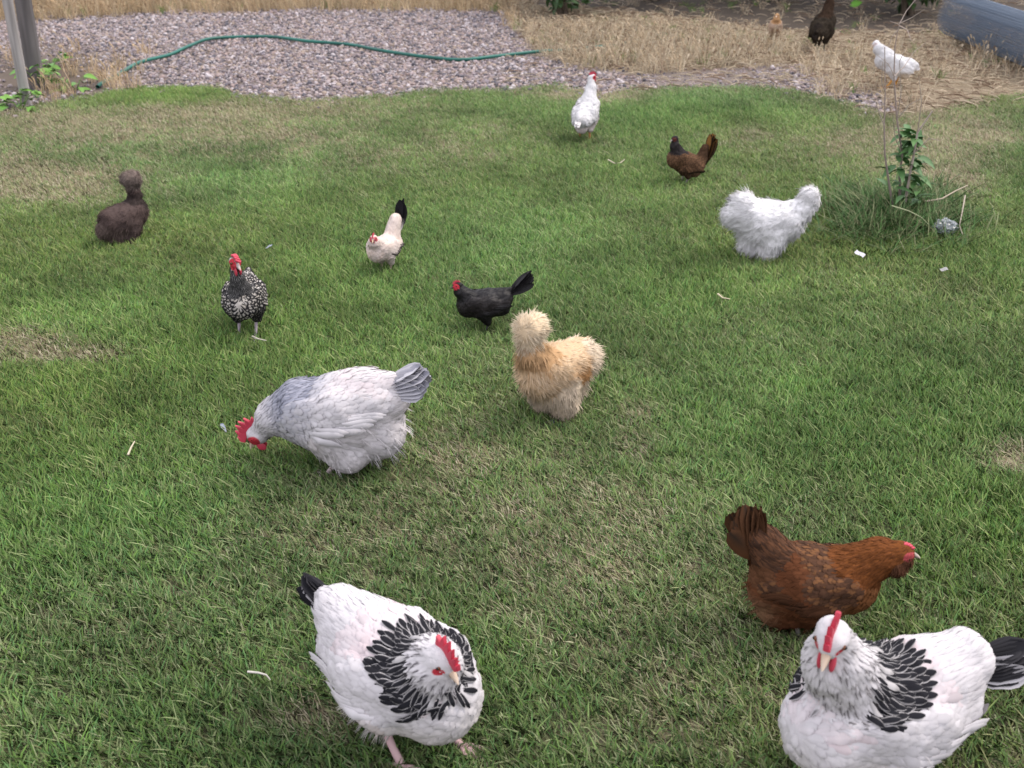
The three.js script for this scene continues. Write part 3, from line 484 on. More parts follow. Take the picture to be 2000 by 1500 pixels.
  // flight feathers along the lower edge of each folded wing
  if (!o.noFlight) for (const s of [-1, 1]) for (let k = 0; k < 9; k++) {
    const u = k / 8, p0 = R([mix(0.03, -0.085, u), mix(0.205, 0.222, u) - (o.wingDrop ?? 0) * u - 0.022 * (1 - u), s * 0.082 * fat]), g = f.grad(...p0), r = rnd();
    feather(wings[s > 0 ? 1 : 0], f, add(p0, g, -f(...p0)), nrm(add(rot([-1, -0.1 - 0.18 * (1 - u), 0], pitch, [0, 0, 0]), [0, 0, -s * 0.1])), 0.095, 0.0105, { cols: 5, rows: 6, lift: 0.011 + 0.0006 * k, soft: 0.8, hug: 0.7 }, (a, e) => colour('flight', p0, a, e, r));
  }
  if (!plum.empty) tag(part('plumage', plum.geo(), o.silk ? silkMat : o.gloss ? glossMat : plumeMat, root), null, null, null, 'stuff');
  for (const w of wings) if (!w.empty) part('wing', w.geo(), o.gloss ? glossMat : plumeMat, root);
  if (!crest.empty) part('crest', crest.geo(), silkMat, root);
  // tail
  const T = o.tail;
  if (T && T.n) for (let k = 0; k < T.n; k++) for (const s of [-1, 1]) {
    const u = k / Math.max(1, T.n - 1), a = T.ang + (T.fan ?? 0.5) * (0.35 - u), yaw = s * (0.04 + (T.spread ?? 0.35) * u), d = rot([-Math.cos(a) * Math.cos(yaw), Math.sin(a), Math.cos(a) * Math.sin(yaw) + s * 0.06 * u], pitch, [0, 0, 0]);
    const wide = nrm(add(mul3([0, 0, s], 1 - 0.75 * u), rot([Math.sin(a), Math.cos(a), 0], pitch, [0, 0, 0]), -(0.25 + 0.9 * u))), r = rnd();
    const b = add(R(back), mul3(nrm(d), -0.05), 1), bb = add(b, [0, -0.012 * u, s * (0.004 + 0.012 * u)]);
    part('tail_feather', quill(bb, d, wide, (T.len ?? 0.15) * (1 - 0.18 * Math.abs(u - 0.3)) * rr(0.94, 1.06), T.w ?? 0.017, (T.bend ?? 0.25) * s * -1, (ss, e, ee) => T.colour(ss, e, r, u, ee)), o.gloss ? glossMat : plumeMat, root);
  }
  // head furniture
  const hm = new THREE.Matrix4().makeBasis(V(...hd), V(...hup), V(...hz)); hm.setPosition(...H);
  const put = (m, x = 0, y = 0, z = 0, k = 1) => { m.applyMatrix4(hm.clone().multiply(new THREE.Matrix4().makeTranslation(x * hs, y * hs, z * hs)).multiply(new THREE.Matrix4().makeScale(hs * k, hs * k, hs * k))); return m; };
  put(part('beak', beakGeo(o.beak ?? [0.55, 0.4, 0.28], o.beakTip ?? [0.6, 0.5, 0.4]), skinMat, root));
  const cm = o.combMat ?? combMat;
  if (o.comb) put(part('comb', combGeo(o.comb), cm, root), 0.002, o.combY ?? 0.0075, 0, o.combK ?? 1);
  if (o.wattle) for (const s of [-1, 1]) put(part('wattle', wattleGeo, cm, root), 0.0195, -0.026 - 0.009 * (o.wattle - 1), s * 0.0085, o.wattle);
  if (o.eyes !== false) for (const s of [-1, 1]) { const e = put(part('eye', new THREE.SphereGeometry(0.0048, 12, 9), o.eyeMat ?? eyeMat, root), 0.0095, 0.0035, s * 0.0178); const pu = part('pupil', new THREE.SphereGeometry(0.0031, 9, 7), pupilMat, e); pu.position.z = s * 0.0032; }
  for (const [i, L] of (o.legs ?? [[0, -0.035, 0], [0, 0.035, 0]]).entries()) {
    const s = i ? 1 : -1, foot = [L[0], L[3] ?? 0, L[1]], hock = [L[0] * 0.55 - 0.035, 0.092, s * 0.042 * fat];
    part('leg', legGeo([0, 0.16, s * 0.04], hock, foot, L[2] ?? 0, o.legR ?? 0.0072, o.legCol ?? [0.5, 0.36, 0.33], o.claw ?? [0.4, 0.33, 0.28], 0), skinMat, root);
  }
  FLOCK.push([o, root]);
  return root;
}

// ───────────────────────── the flock
const WHITE = [0.64, 0.615, 0.63];
const jit = (c, r, k = 0.12) => mul3(c, 1 - k / 2 + k * r);
const fy = (p) => fbm(p[0] * 22 + 5, p[1] * 22 + p[2] * 31, 2);
// 1 white hen with a lavender collar, pecking
bird({
  wisps: 0.5, k: 0.011, name: 'white_hen', label: 'white hen with a lavender grey collar and grey tail, bending down to peck the grass', pos: [661, 918], turn: 173, S: 0.83, pitch: -0.2, cell: 0.006, fluff: 1.25, fat: 1.05, hs: 1.12,
  bones: [['fluff', [0.0, 0.16, 0.045], [-0.05, 0.085, 0.05], 0.07, 0.05], ['fluff', [0.0, 0.16, -0.045], [-0.05, 0.085, -0.05], 0.07, 0.05], ['fluff', [-0.05, 0.18, 0], [-0.13, 0.14, 0], 0.09, 0.075], ['fluff', [0.03, 0.16, 0], [-0.05, 0.12, 0], 0.08, 0.08], ['saddle', [-0.1, 0.235, 0], [-0.17, 0.25, 0], 0.078, 0.05]],
  head: [0.235, 0.105, 0], hd: [0.6, -0.78, -0.12], neckMid: [0.175, 0.165, 0], neckR: [0.027, 0.046, 0.07], comb: 'single', wattle: 1.1, combK: 1.1,
  legs: [[0.02, -0.045, 0], [-0.05, 0.045, 0]], legCol: [0.6, 0.5, 0.5],
  tail: { base: [-0.19, 0.265, 0], n: 7, ang: 0.3, len: 0.17, w: 0.028, spread: 0.35, fan: 0.7, colour: (s, e, r, u) => mix3([0.58, 0.57, 0.6], [0.27, 0.27, 0.31], clamp(sstep(0.2, 0.6, s) * (r > 0.3 ? 1 : 0.4) * (e > 0.9 ? 0.3 : 1))) },
  colour: (z, p, s, e, r, H, nb) => {
    if (z === 'neck') { const q = clamp(dot(sub(p, H), sub(nb, H)) / dot(sub(nb, H), sub(nb, H))); return jit(mix3(WHITE, mix3([0.22, 0.235, 0.3], [0.46, 0.46, 0.52], e > 0.8 ? 0.5 : r * 0.6), sstep(0.25, 0.85, q)), r); }
    const near = sstep(0.125, 0.075, Math.hypot(...sub(p, nb))) * (0.3 + 0.6 * r); if (near > 0.02 && z !== 'head') return jit(mix3(WHITE, [0.34, 0.35, 0.41], near), r);
    if (z === 'back') return jit(mix3(WHITE, [0.7, 0.6, 0.61], 0.8 * fy(p)), r);
    if (z === 'fluff' || z === 'saddle') return jit(mix3(WHITE, [0.66, 0.6, 0.58], fy(p) * 0.6), r);
    return jit(WHITE, r);
  },
});
// 2, 3 white hens with black collars, nearest the camera
const collar = (p, s, e, r, q) => { const k = (e > 0.85 ? (r > 0.5 ? 0.0 : 0.3) : 1) * (q < 0.58 && r < 0.3 ? 0.2 : 1); return mix3([0.55, 0.53, 0.53], [0.018, 0.018, 0.022], k); };
const sussex = (z, p, s, e, r, H, nb, free) => {
  if (z === 'neck' && free) return r < 0.16 && e < 0.5 && s > 0.4 ? [0.12, 0.11, 0.11] : jit(WHITE, r);
  if (z === 'neck') { const q = clamp(0.8 * Math.hypot(...sub(p, H)) / Math.hypot(...sub(nb, H))); if (q > 0.6) return [0.07, 0.065, 0.07]; return r < q * 1.7 - 0.05 && e < 0.5 && s > 0.35 && q > 0.12 ? [0.05, 0.045, 0.05] : jit(WHITE, r); }
  if (z === 'back') return jit(mix3(WHITE, [0.68, 0.56, 0.575], 0.9 * fy(p)), r);
  if (z === 'breast') return jit(mix3(WHITE, [0.72, 0.66, 0.6], sstep(0.24, 0.12, p[1]) * 0.7), r);
  if (z === 'fluff' || z === 'thigh') return jit(mix3(WHITE, [0.66, 0.56, 0.5], fy(p) * 0.8), r);
  return jit(WHITE, r);
};
const sussexTail = (s, e, r, u) => mix3([0.6, 0.58, 0.6], [0.014, 0.014, 0.017], clamp(sstep(0.12, 0.3, s) * (e > 0.9 ? (r > 0.3 ? 0.96 : 0.3) : 1) * (r < 0.08 ? 0.25 : 1)));
bird({
  wisps: true, name: 'white_hen', label: 'white hen with a black ruff walking towards the camera at the bottom left', pos: [793, 1451], turn: -39, S: 0.82, pitch: 0.05, fat: 1.2, hs: 1.08, cell: 0.006, bigHackle: true, hackle: collar,
  head: [0.145, 0.335, 0.03], hd: [0.85, -0.4, 0.12], neckR: [0.03, 0.05, 0.07], neckBase: [0.085, 0.25, 0.012], collarR: 0.088, neckMid: [0.112, 0.3, 0.022], bones: [['torso', [0.1, 0.18, 0], [0, 0.17, 0], 0.075, 0.08], ['saddle', [-0.1, 0.24, 0], [-0.17, 0.265, 0], 0.08, 0.05]], comb: 'single', wattle: 1.0, combK: 0.95, faceR: 0.0085,
  legs: [[0.1, -0.06, 0], [0.045, 0.055, 0.1]], legCol: [0.62, 0.42, 0.42], legR: 0.0085,
  tail: { base: [-0.205, 0.285, 0], n: 5, ang: 0.45, len: 0.125, w: 0.018, spread: 0.3, colour: sussexTail }, colour: sussex,
});
bird({
  wisps: true, name: 'white_hen', label: 'white hen with black collar at the bottom right corner, face turned to the camera', pos: [1683, 1534], turn: 200, S: 0.86, pitch: 0.16, fat: 1.14, hs: 1.15, cell: 0.006, bigHackle: true, hackleFree: (p) => (p[0] - 0.1) * 0.8 - p[2] * 0.55 > 0.034 + 0.1 * Math.max(0, 0.3 - p[1]), hackle: collar,
  head: [0.165, 0.44, -0.035], hd: [0.7, -0.36, -0.62], neckR: [0.033, 0.05, 0.08], neckBase: [0.07, 0.25, 0.01], collarR: 0.105, bones: [['torso', [0.115, 0.2, -0.01], [0.02, 0.17, 0], 0.08, 0.085], ['saddle', [-0.1, 0.24, 0], [-0.17, 0.265, 0], 0.08, 0.05]], comb: 'single', wattle: 1.35, combK: 0.85, faceR: 0.01,
  legs: [[0.02, -0.045, 0], [-0.02, 0.045, 0]], legCol: [0.62, 0.42, 0.42], legR: 0.0085,
  tail: { base: [-0.2, 0.27, 0], n: 8, ang: 0.4, len: 0.16, w: 0.026, spread: 0.35, colour: sussexTail }, colour: (z, p, s, e, r, H, nb) => sussex(z, p, s, e, r, H, nb, (p[0] - 0.1) * 0.8 - p[2] * 0.55 > 0.03 + 0.1 * Math.max(0, 0.3 - p[1])),
});
// 4 red brown hen with a beard
const RED = [0.125, 0.056, 0.028], REDD = [0.075, 0.041, 0.027];
bird({
  wisps: true, name: 'brown_hen', label: 'red brown hen with puffed cheeks and upright tail, walking right behind the black collared hen', pos: [1580, 1235], turn: -5, S: 0.62, pitch: 0.06, cell: 0.006, gloss: false, fluff: 1.35, fat: 1.2, hs: 1.12,
  head: [0.225, 0.335, 0.01], hd: [1, -0.1, 0.15], neckMid: [0.165, 0.3, 0], neckR: [0.038, 0.056, 0.078], comb: 'pea', combK: 0.8, wattle: 0.4, faceCol: [0.38, 0.07, 0.075], faceR: 0.015, beak: [0.25, 0.2, 0.18],
  bones: [['muff', [0.231, 0.311, 0.022], [0.21, 0.293, 0.028], 0.017, 0.027], ['muff', [0.231, 0.311, -0.004], [0.21, 0.293, -0.01], 0.017, 0.027], ['saddle', [-0.1, 0.23, 0], [-0.185, 0.345, 0], 0.085, 0.05, 0.85], ['fluff', [0.0, 0.14, 0], [-0.1, 0.1, 0], 0.085, 0.07]],
  down: { muff: { n: 2, lay: 0.7, L: 0.018, w: 0.0009, sag: 0.05 } }, legs: [[0.0, -0.04, 0], [-0.04, 0.045, 0]], legCol: [0.2, 0.19, 0.17],
  tail: { base: [-0.19, 0.31, 0], n: 9, ang: 1.5, len: 0.215, w: 0.034, spread: 0.4, fan: 0.9, bend: 0.2, colour: (s, e, r, u) => mix3([0.115, 0.05, 0.022], [0.034, 0.023, 0.016], clamp(sstep(0.2, 0.8, s + 0.3 * (r - 0.3)) * (e > 0.6 ? 0.35 : 1))) },
  colour: (z, p, s, e, r) => {
    if (z === 'muff') return jit([0.1, 0.045, 0.025], r, 0.5);
    if (z === 'neck' || z === 'head') return jit(mix3([0.18, 0.062, 0.018], [0.09, 0.032, 0.013], e < 0.3 && s > 0.3 ? 0.8 : 0), r, 0.5);
    if (z === 'back' || z === 'wing') return jit(e < 0.1 && r > 0.7 && s > 0.3 ? [0.15, 0.07, 0.03] : mix3(REDD, RED, 0.15 + 0.5 * r), r, 0.5);
    if (z === 'flight') return jit([0.06, 0.026, 0.013], r, 0.5);
    if (z === 'saddle') return jit(mix3(REDD, RED, r * 0.8), r, 0.5);
    if (z === 'breast') return jit(mix3(RED, [0.22, 0.09, 0.034], sstep(0.02, 0.14, p[0])), r, 0.35);
    if (z === 'fluff' || z === 'thigh') return jit(mix3([0.12, 0.045, 0.02], [0.27, 0.15, 0.085], sstep(-0.07, -0.16, p[0]) * sstep(0.2, 0.12, p[1])), r, 0.4);
    return jit(RED, r, 0.4);
  },
});
// silky birds
function silky(o) {
  const H = o.head, D = { lay: 0.86, L: 0.034, w: 0.0011, sag: 0.1, n: 1, dens: 0.34, ...(o.hairs ?? {}) }, puff = { ...D, lay: 0.72, L: D.L * 1.1 };
  const cr = o.crestR ?? 0.04, up = o.crestUp ?? 0.032;
  bird({
    fluff: 1.1, lump: 0.012, k: 0.013, silk: true, bareFace: false, noFlight: true, legs: [[0.01, -0.04, 0], [-0.03, 0.045, 0]], legCol: [0.12, 0.13, 0.15], ...o,
    bones: [['crest', add(H, [0.004, up, 0]), add(H, [-0.024, up + 0.004, 0]), cr, cr * 0.85], ['muff', add(H, [0.012, -0.022, 0]), add(H, [0, -0.03, 0]), 0.026, 0.03],
      ['puff', o.puffAt ?? [-0.14, 0.25, 0], o.puffEnd ?? [-0.2, 0.25, 0], 0.075, o.puffR ?? 0.062], ['thigh', [0.0, 0.12, 0.04], [-0.02, 0.045, 0.045], 0.068, 0.05], ['thigh', [0.0, 0.12, -0.04], [-0.02, 0.045, -0.045], 0.068, 0.05], ['fluff', [-0.06, 0.14, 0], [-0.1, 0.09, 0], 0.08, 0.06], ...(o.bones ?? [])],
    down: { head: { ...D, L: D.L * 0.45 }, neck: D, back: D, breast: D, saddle: D, fluff: puff, thigh: { ...D, L: D.L * 0.9 }, wing: D, crest: { ...D, lay: 0.66, L: D.L * 0.8, w: D.w * 0.85, dens: 0.6 }, muff: { ...D, lay: 0.65, L: D.L * 0.6, dens: 0.5 }, puff },
  });
}
silky({
  name: 'silkie_hen', label: 'buff fluffy hen with a pompom crest standing in the middle of the lawn', pos: [1077, 814], turn: 232, S: 0.69, pitch: 0.24, fat: 1.02, head: [0.125, 0.375, 0.01], hd: [0.85, -0.4, -0.3], neckR: [0.034, 0.048, 0.072], crestR: 0.05, crestUp: 0.042, puffAt: [-0.15, 0.19, 0], puffEnd: [-0.215, 0.17, 0], cell: 0.0065, beak: [0.2, 0.17, 0.16],
  colour: (z, p, s, e, r, H) => {
    const B = [0.62, 0.42, 0.24], P = [0.76, 0.62, 0.45], D = [0.42, 0.23, 0.1]; let c = mix3(B, P, s * 0.6 + 0.2 * r);
    if (z === 'crest') c = mix3([0.7, 0.53, 0.34], [0.84, 0.72, 0.54], s);
    else if (z === 'head' || z === 'face') c = [0.26, 0.17, 0.11];
    else if (z === 'neck') c = mix3(D, B, 0.35 + 0.5 * s);
    else if (z === 'muff') c = mix3([0.4, 0.27, 0.17], P, s);
    else if (z === 'wing') c = mix3(c, D, sstep(0.06, -0.04, p[0]) * sstep(0.27, 0.2, p[1]));
    else if (z === 'thigh' || z === 'fluff' || z === 'puff') c = mix3([0.6, 0.46, 0.32], [0.76, 0.64, 0.49], 0.4 + 0.6 * s);
    return jit(c, r, 0.25);
  },
});
silky({
  name: 'silkie_hen', label: 'white fluffy hen with a crest and tall puffed tail beside the leafy sapling', pos: [1501, 505], turn: -4, S: 0.67, pitch: 0.1, head: [0.18, 0.335, 0], hd: [0.95, -0.4, -0.1], neckR: [0.034, 0.05, 0.07], crestR: 0.038, cell: 0.0075, beak: [0.15, 0.15, 0.17],
  bones: [['puff', [-0.13, 0.27, 0], [-0.17, 0.315, 0], 0.075, 0.06], ['back', [0.07, 0.245, 0], [-0.06, 0.245, 0], 0.075, 0.085]],
  colour: (z, p, s, e, r) => jit(z === 'thigh' && p[1] < 0.05 ? [0.6, 0.57, 0.52] : [0.9, 0.89, 0.895], r, 0.06),
});
silky({
  name: 'silkie_hen', label: 'dark brown fluffy hen with a pompom crest at the left, seen from behind', pos: [255, 474], turn: 55, S: 0.51, pitch: 0.12, head: [0.1, 0.405, 0], hd: [1, -0.1, -0.3], neckR: [0.022, 0.04, 0.085], crestR: 0.06, crestUp: 0.055, fat: 1.08, puffAt: [-0.11, 0.19, -0.01], puffEnd: [-0.17, 0.15, -0.02], cell: 0.0075, beak: [0.1, 0.1, 0.1],
  colour: (z, p, s, e, r) => jit(z === 'crest' ? mix3([0.17, 0.13, 0.115], [0.28, 0.23, 0.2], s) : z === 'puff' || z === 'fluff' ? mix3([0.12, 0.09, 0.078], [0.2, 0.15, 0.13], s) : z === 'neck' ? [0.05, 0.038, 0.035] : mix3([0.085, 0.062, 0.057], [0.14, 0.1, 0.09], s), r, 0.5),
});
// 6 black bantam
bird({
  name: 'black_hen', label: 'small black hen with red comb and raised tail behind the buff hen', pos: [943, 649], turn: 190, S: 0.49, pitch: 0.06, fat: 1.0, gloss: true, head: [0.155, 0.335, 0], hd: [1, -0.1, -0.12], neckR: [0.026, 0.038, 0.06], comb: 'single', combK: 0.7, wattle: 0.6, faceR: 0.023, beak: [0.04, 0.035, 0.035], beakTip: [0.1, 0.09, 0.08],
  tail: { base: [-0.17, 0.285, 0], n: 8, ang: 0.85, len: 0.23, w: 0.024, spread: 0.22, fan: 0.55, colour: () => [0.012, 0.011, 0.012] }, legCol: [0.06, 0.06, 0.06],
  colour: (z, p, s, e, r) => jit(z === 'breast' || z === 'wing' ? [0.02, 0.017, 0.017] : [0.013, 0.012, 0.013], r, 0.5),
});
// 8 silver laced
bird({
  name: 'laced_hen', label: 'black and white laced hen with a red face walking towards the camera at the left', pos: [487, 661], turn: -83, S: 0.67, pitch: 0.2, fat: 0.92, head: [0.115, 0.415, 0.0], hd: [0.85, -0.1, -0.45], neckR: [0.021, 0.027, 0.055], comb: 'rose', combK: 1.15, wattle: 1.25, hs: 1.15, faceR: 0.028, beak: [0.3, 0.3, 0.32],
  lace: { breast: 1, back: 1, wing: 1, thigh: 1, neck: 1 }, zones: { breast: [0.03, 0.0125, 0.0125], wing: [0.03, 0.0125, 0.0125], thigh: [0.022, 0.009, 0.011], back: [0.03, 0.0125, 0.0125] },
  legs: [[0.02, -0.03, 0], [0.0, 0.045, 0.2]], legCol: [0.4, 0.34, 0.38],
  tail: { base: [-0.17, 0.28, 0], n: 4, ang: 0.45, len: 0.11, w: 0.016, colour: (s, e) => (e > 0.6 ? [0.03, 0.03, 0.03] : [0.5, 0.48, 0.46]) },
  colour: (z, p, s, e, r) => { const edge = (e > 0.6 || s > 0.72); if (z === 'neck') return e < 0.8 ? [0.035, 0.035, 0.035] : [0.4, 0.39, 0.38]; if (z === 'thigh') return edge ? [0.02, 0.02, 0.02] : [0.18, 0.17, 0.16]; return edge ? [0.02, 0.02, 0.022] : mix3([0.62, 0.59, 0.55], [0.5, 0.45, 0.38], r * 0.8); },
});
// 9 small white hen, black tail
bird({
  name: 'white_hen', label: 'small cream white hen with a black tipped upright tail, left of the black hen', pos: [752, 535], turn: 244, S: 0.48, pitch: 0.12, fat: 0.95, head: [0.15, 0.33, -0.02], hd: [0.85, -0.1, -0.35], neckR: [0.026, 0.04, 0.066], comb: 'single', combK: 0.75, wattle: 0.65, faceR: 0.022, faceCol: [0.5, 0.1, 0.12], beak: [0.6, 0.4, 0.14], legCol: [0.55, 0.42, 0.33],
  bones: [['saddle', [-0.11, 0.25, 0], [-0.18, 0.36, 0], 0.066, 0.05, 0.85]],
  tail: { base: [-0.19, 0.33, 0], n: 8, ang: 1.4, len: 0.25, w: 0.031, spread: 0.3, fan: 0.4, colour: (s, e, r) => mix3([0.6, 0.56, 0.54], [0.014, 0.013, 0.015], sstep(0.3, 0.5, s + 0.12 * r)) },
  colour: (z, p, s, e, r) => (z === 'flight' ? (e < 0.9 ? [0.06, 0.05, 0.05] : [0.5, 0.45, 0.4]) : jit(mix3([0.72, 0.63, 0.58], [0.7, 0.53, 0.42], z === 'breast' ? 0.8 * fy(p) : 0.4 * fy(p)), r, 0.12)),
});
// 11 white pullet from behind
bird({
  name: 'white_hen', label: 'slim white hen with red comb at the lawn edge, seen from behind', noFlight: true, pos: [1143, 276], turn: 71, S: 0.69, pitch: 0.42, fat: 0.9, head: [0.14, 0.43, 0.0], hd: [0.55, 0.05, 0.8], neckR: [0.024, 0.036, 0.062], comb: 'single', combK: 0.8, wattle: 0.6, cell: 0.009, legCol: [0.62, 0.3, 0.12],
  tail: { base: [-0.17, 0.275, 0], n: 4, ang: 0.1, len: 0.12, w: 0.018, spread: 0.12, colour: () => [0.78, 0.76, 0.75] },
  colour: (z, p, s, e, r) => jit(z === 'fluff' || z === 'thigh' ? [0.74, 0.66, 0.63] : [0.74, 0.73, 0.735], r, 0.1),
});
// 12 brown laced bantam
bird({
  name: 'laced_hen', label: 'small brown laced hen with dark head and upright tail, right of the slim white hen', pos: [1332, 362], turn: 200, S: 0.53, pitch: 0.5, fat: 1.0, head: [0.11, 0.41, -0.01], hd: [0.95, -0.15, -0.25], neckR: [0.026, 0.037, 0.062], faceCol: [0.12, 0.035, 0.03], beak: [0.12, 0.12, 0.13], comb: 'rose', combK: 0.45, combMat: std({ color: 0x2a0d0c }), cell: 0.009, legCol: [0.25, 0.22, 0.2],
  lace: { breast: 1, back: 1, wing: 1 }, zones: { breast: [0.034, 0.013, 0.013], wing: [0.034, 0.013, 0.013], back: [0.034, 0.013, 0.013] },
  bones: [['saddle', [-0.14, 0.2, 0], [-0.19, 0.3, 0], 0.05, 0.035, 0.7]],
  tail: { base: [-0.17, 0.32, 0], n: 7, ang: 1.95, len: 0.25, w: 0.03, spread: 0.25, fan: 0.5, colour: (s, e, r) => (e > 0.9 || r < 0.3 ? [0.02, 0.014, 0.01] : mix3([0.16, 0.075, 0.022], [0.24, 0.12, 0.035], s)) },
  colour: (z, p, s, e, r) => { if (z === 'neck' || z === 'head') return jit([0.035, 0.03, 0.03], r, 0.6); if (z === 'fluff') return [0.17, 0.1, 0.06]; return e > 0.9 || s > 0.8 ? [0.03, 0.02, 0.014] : jit([0.13, 0.072, 0.04], r, 0.5); },
});
// 13 white pullet among the straw
bird({
  name: 'white_hen', label: 'white hen with orange legs walking away through the dry straw at the upper right', pos: [1736, 172], turn: 166, S: 0.72, pitch: 0.38, fat: 0.92, head: [0.165, 0.36, 0.02], hd: [0.75, -0.35, -0.5], neckR: [0.027, 0.042, 0.066], cell: 0.009, comb: 'single', combK: 0.4, combMat: std({ color: new THREE.Color().setRGB(0.6, 0.35, 0.33) }), faceCol: [0.7, 0.6, 0.58], legCol: [0.62, 0.29, 0.05],
  legs: [[0.03, -0.04, 0], [-0.05, 0.04, 0.2]], legR: 0.009,
  tail: { base: [-0.17, 0.265, 0], n: 4, ang: 0.0, len: 0.09, w: 0.017, spread: 0.15, colour: () => [0.78, 0.76, 0.76] },
  colour: (z, p, s, e, r) => jit(z === 'fluff' && p[1] < 0.15 ? [0.7, 0.62, 0.52] : [0.74, 0.735, 0.74], r, 0.1),
});
// 14 dark bird by the shrubs
bird({
  name: 'dark_hen', label: 'dark brown hen with a long neck in front of the shrubs, seen from behind', pos: [1601, 100], turn: 59, S: 0.85, pitch: 0.45, head: [0.13, 0.46, 0], hd: [0.9, 0, 0.3], neckR: [0.026, 0.036, 0.06], fat: 0.92, cell: 0.01, comb: 'pea', combK: 0.6, legCol: [0.15, 0.13, 0.11], faceCol: [0.1, 0.03, 0.03], beak: [0.1, 0.1, 0.1],
  tail: { base: [-0.17, 0.265, 0], n: 4, ang: -0.1, len: 0.11, w: 0.018, spread: 0.2, colour: (s, e, r) => [0.02, 0.015, 0.012] },
  colour: (z, p, s, e, r) => jit(z === 'neck' ? [0.045, 0.028, 0.018] : z === 'saddle' ? [0.02, 0.015, 0.012] : [0.035, 0.027, 0.019], r, 0.6),
});
// 15 young buff bird
bird({
  name: 'young_hen', label: 'small pale buff bird standing in the dry grass left of the dark brown hen', pos: [1511, 82], turn: 258, S: 0.58, pitch: 0.35, head: [0.12, 0.36, 0], hd: [0.9, -0.1, 0.2], neckR: [0.03, 0.036, 0.05], fat: 0.78, cell: 0.011, hs: 1.15, legCol: [0.5, 0.35, 0.2], bareFace: false,
  colour: (z, p, s, e, r) => jit(z === 'head' || z === 'neck' ? [0.55, 0.33, 0.17] : [0.5, 0.37, 0.28], r, 0.2),
});

// ───────────────────────── hose, posts, netting, weeds and litter
{
  const pts = [[190, 168], [205, 158], [222, 148], [240, 138], [275, 122], [330, 106], [370, 90], [410, 77], [470, 71], [530, 72], [600, 82], [680, 87], [740, 99], [830, 113], [900, 117], [970, 111], [1055, 103], [1110, 97], [1155, 93], [1200, 88], [1250, 78], [1300, 66]].map(([x, y], k) => { const p = at(x, y, 0.02); p.y = gh(p.x, p.z) + (k < 4 || k > 16 ? 0.018 : 0.023) + 0.004 * Math.sin(k * 2.1); return p; });
  const g = new THREE.TubeGeometry(new THREE.CatmullRomCurve3(pts), 260, 0.0115, 10), n = g.attributes.position.count, c = new Float32Array(n * 3);
  for (let i = 0; i < n; i++) { const k = 0.8 + 0.4 * vnoise(i * 0.02, 3); c.set([0.012 * k, 0.13 * k, 0.1 * k], i * 3); }
  g.setAttribute('color', new THREE.BufferAttribute(c, 3));
  tag(part('garden_hose', g, std({ vertexColors: true, roughness: 0.45 })), 'green garden hose snaking across the gravel into the dry grass', 'hose');
}
{
  const post = (x0, y0, x1, y1, h, w, d, col, label) => {
    const b = at(x0, y0), t = onPlane(x1, y1, b.z - 0.12), r = base('fence_post', b.x, b.z, 0); tag(r, label, 'post', null);
    const gb = new GB(), up = nrm(sub(t, [b.x, 0, b.z])), N = 26;
    const pts = []; for (let k = 0; k <= N; k++) pts.push(add([0, -0.05, 0], up, (h * k) / N));
    // a squared timber with worn corners, its grain running up
    const prof = []; for (let q = 0; q < 20; q++) { const a = (q / 20) * 2 * Math.PI, c = Math.cos(a), s = Math.sin(a), m = Math.pow(Math.pow(Math.abs(c), 5) + Math.pow(Math.abs(s), 5), -0.2); prof.push([c * m * w / 2, s * m * d / 2, q]); }
    pts.forEach((p, k) => prof.forEach(([x, z, q]) => { const g = fbm(q * 2.3 + 3, k * 0.22, 4), gr = 1 + 0.16 * (g - 0.5); gb.v([p[0] + x * gr, p[1], p[2] + z * gr], nrm([x / w, 0, z / d]), mul3(col, 0.35 + 1.3 * g)); }));
    for (let k = 0; k < N; k++) for (let q = 0; q < 20; q++) { const a = k * 20 + q, b2 = k * 20 + ((q + 1) % 20); gb.i.push(a, a + 20, b2, b2, a + 20, b2 + 20); }
    part('timber', gb.geo(), std({ vertexColors: true, roughness: 0.95 }), r);
    const cap = new GB(), T = pts[N]; const m = cap.v(add(T, [0, 0.006, 0]), [0, 1, 0], mul3(col, 0.8)); prof.forEach(([x, z]) => cap.v([T[0] + x, T[1] + 0.001, T[2] + z], [0, 1, 0], mul3(col, 0.7))); for (let q = 0; q < 20; q++) cap.i.push(m, 1 + ((q + 1) % 20), 1 + q); part('end_grain', cap.geo(), std({ vertexColors: true }), r);
  };
  post(52, 205, 14, 0, 1.5, 0.05, 0.05, [0.34, 0.32, 0.31], 'slim pale grey weathered post at the left edge of the lawn');
  post(72, 172, 44, 0, 1.6, 0.085, 0.085, [0.13, 0.12, 0.12], 'thick dark grey post close behind the slim pale one');
}
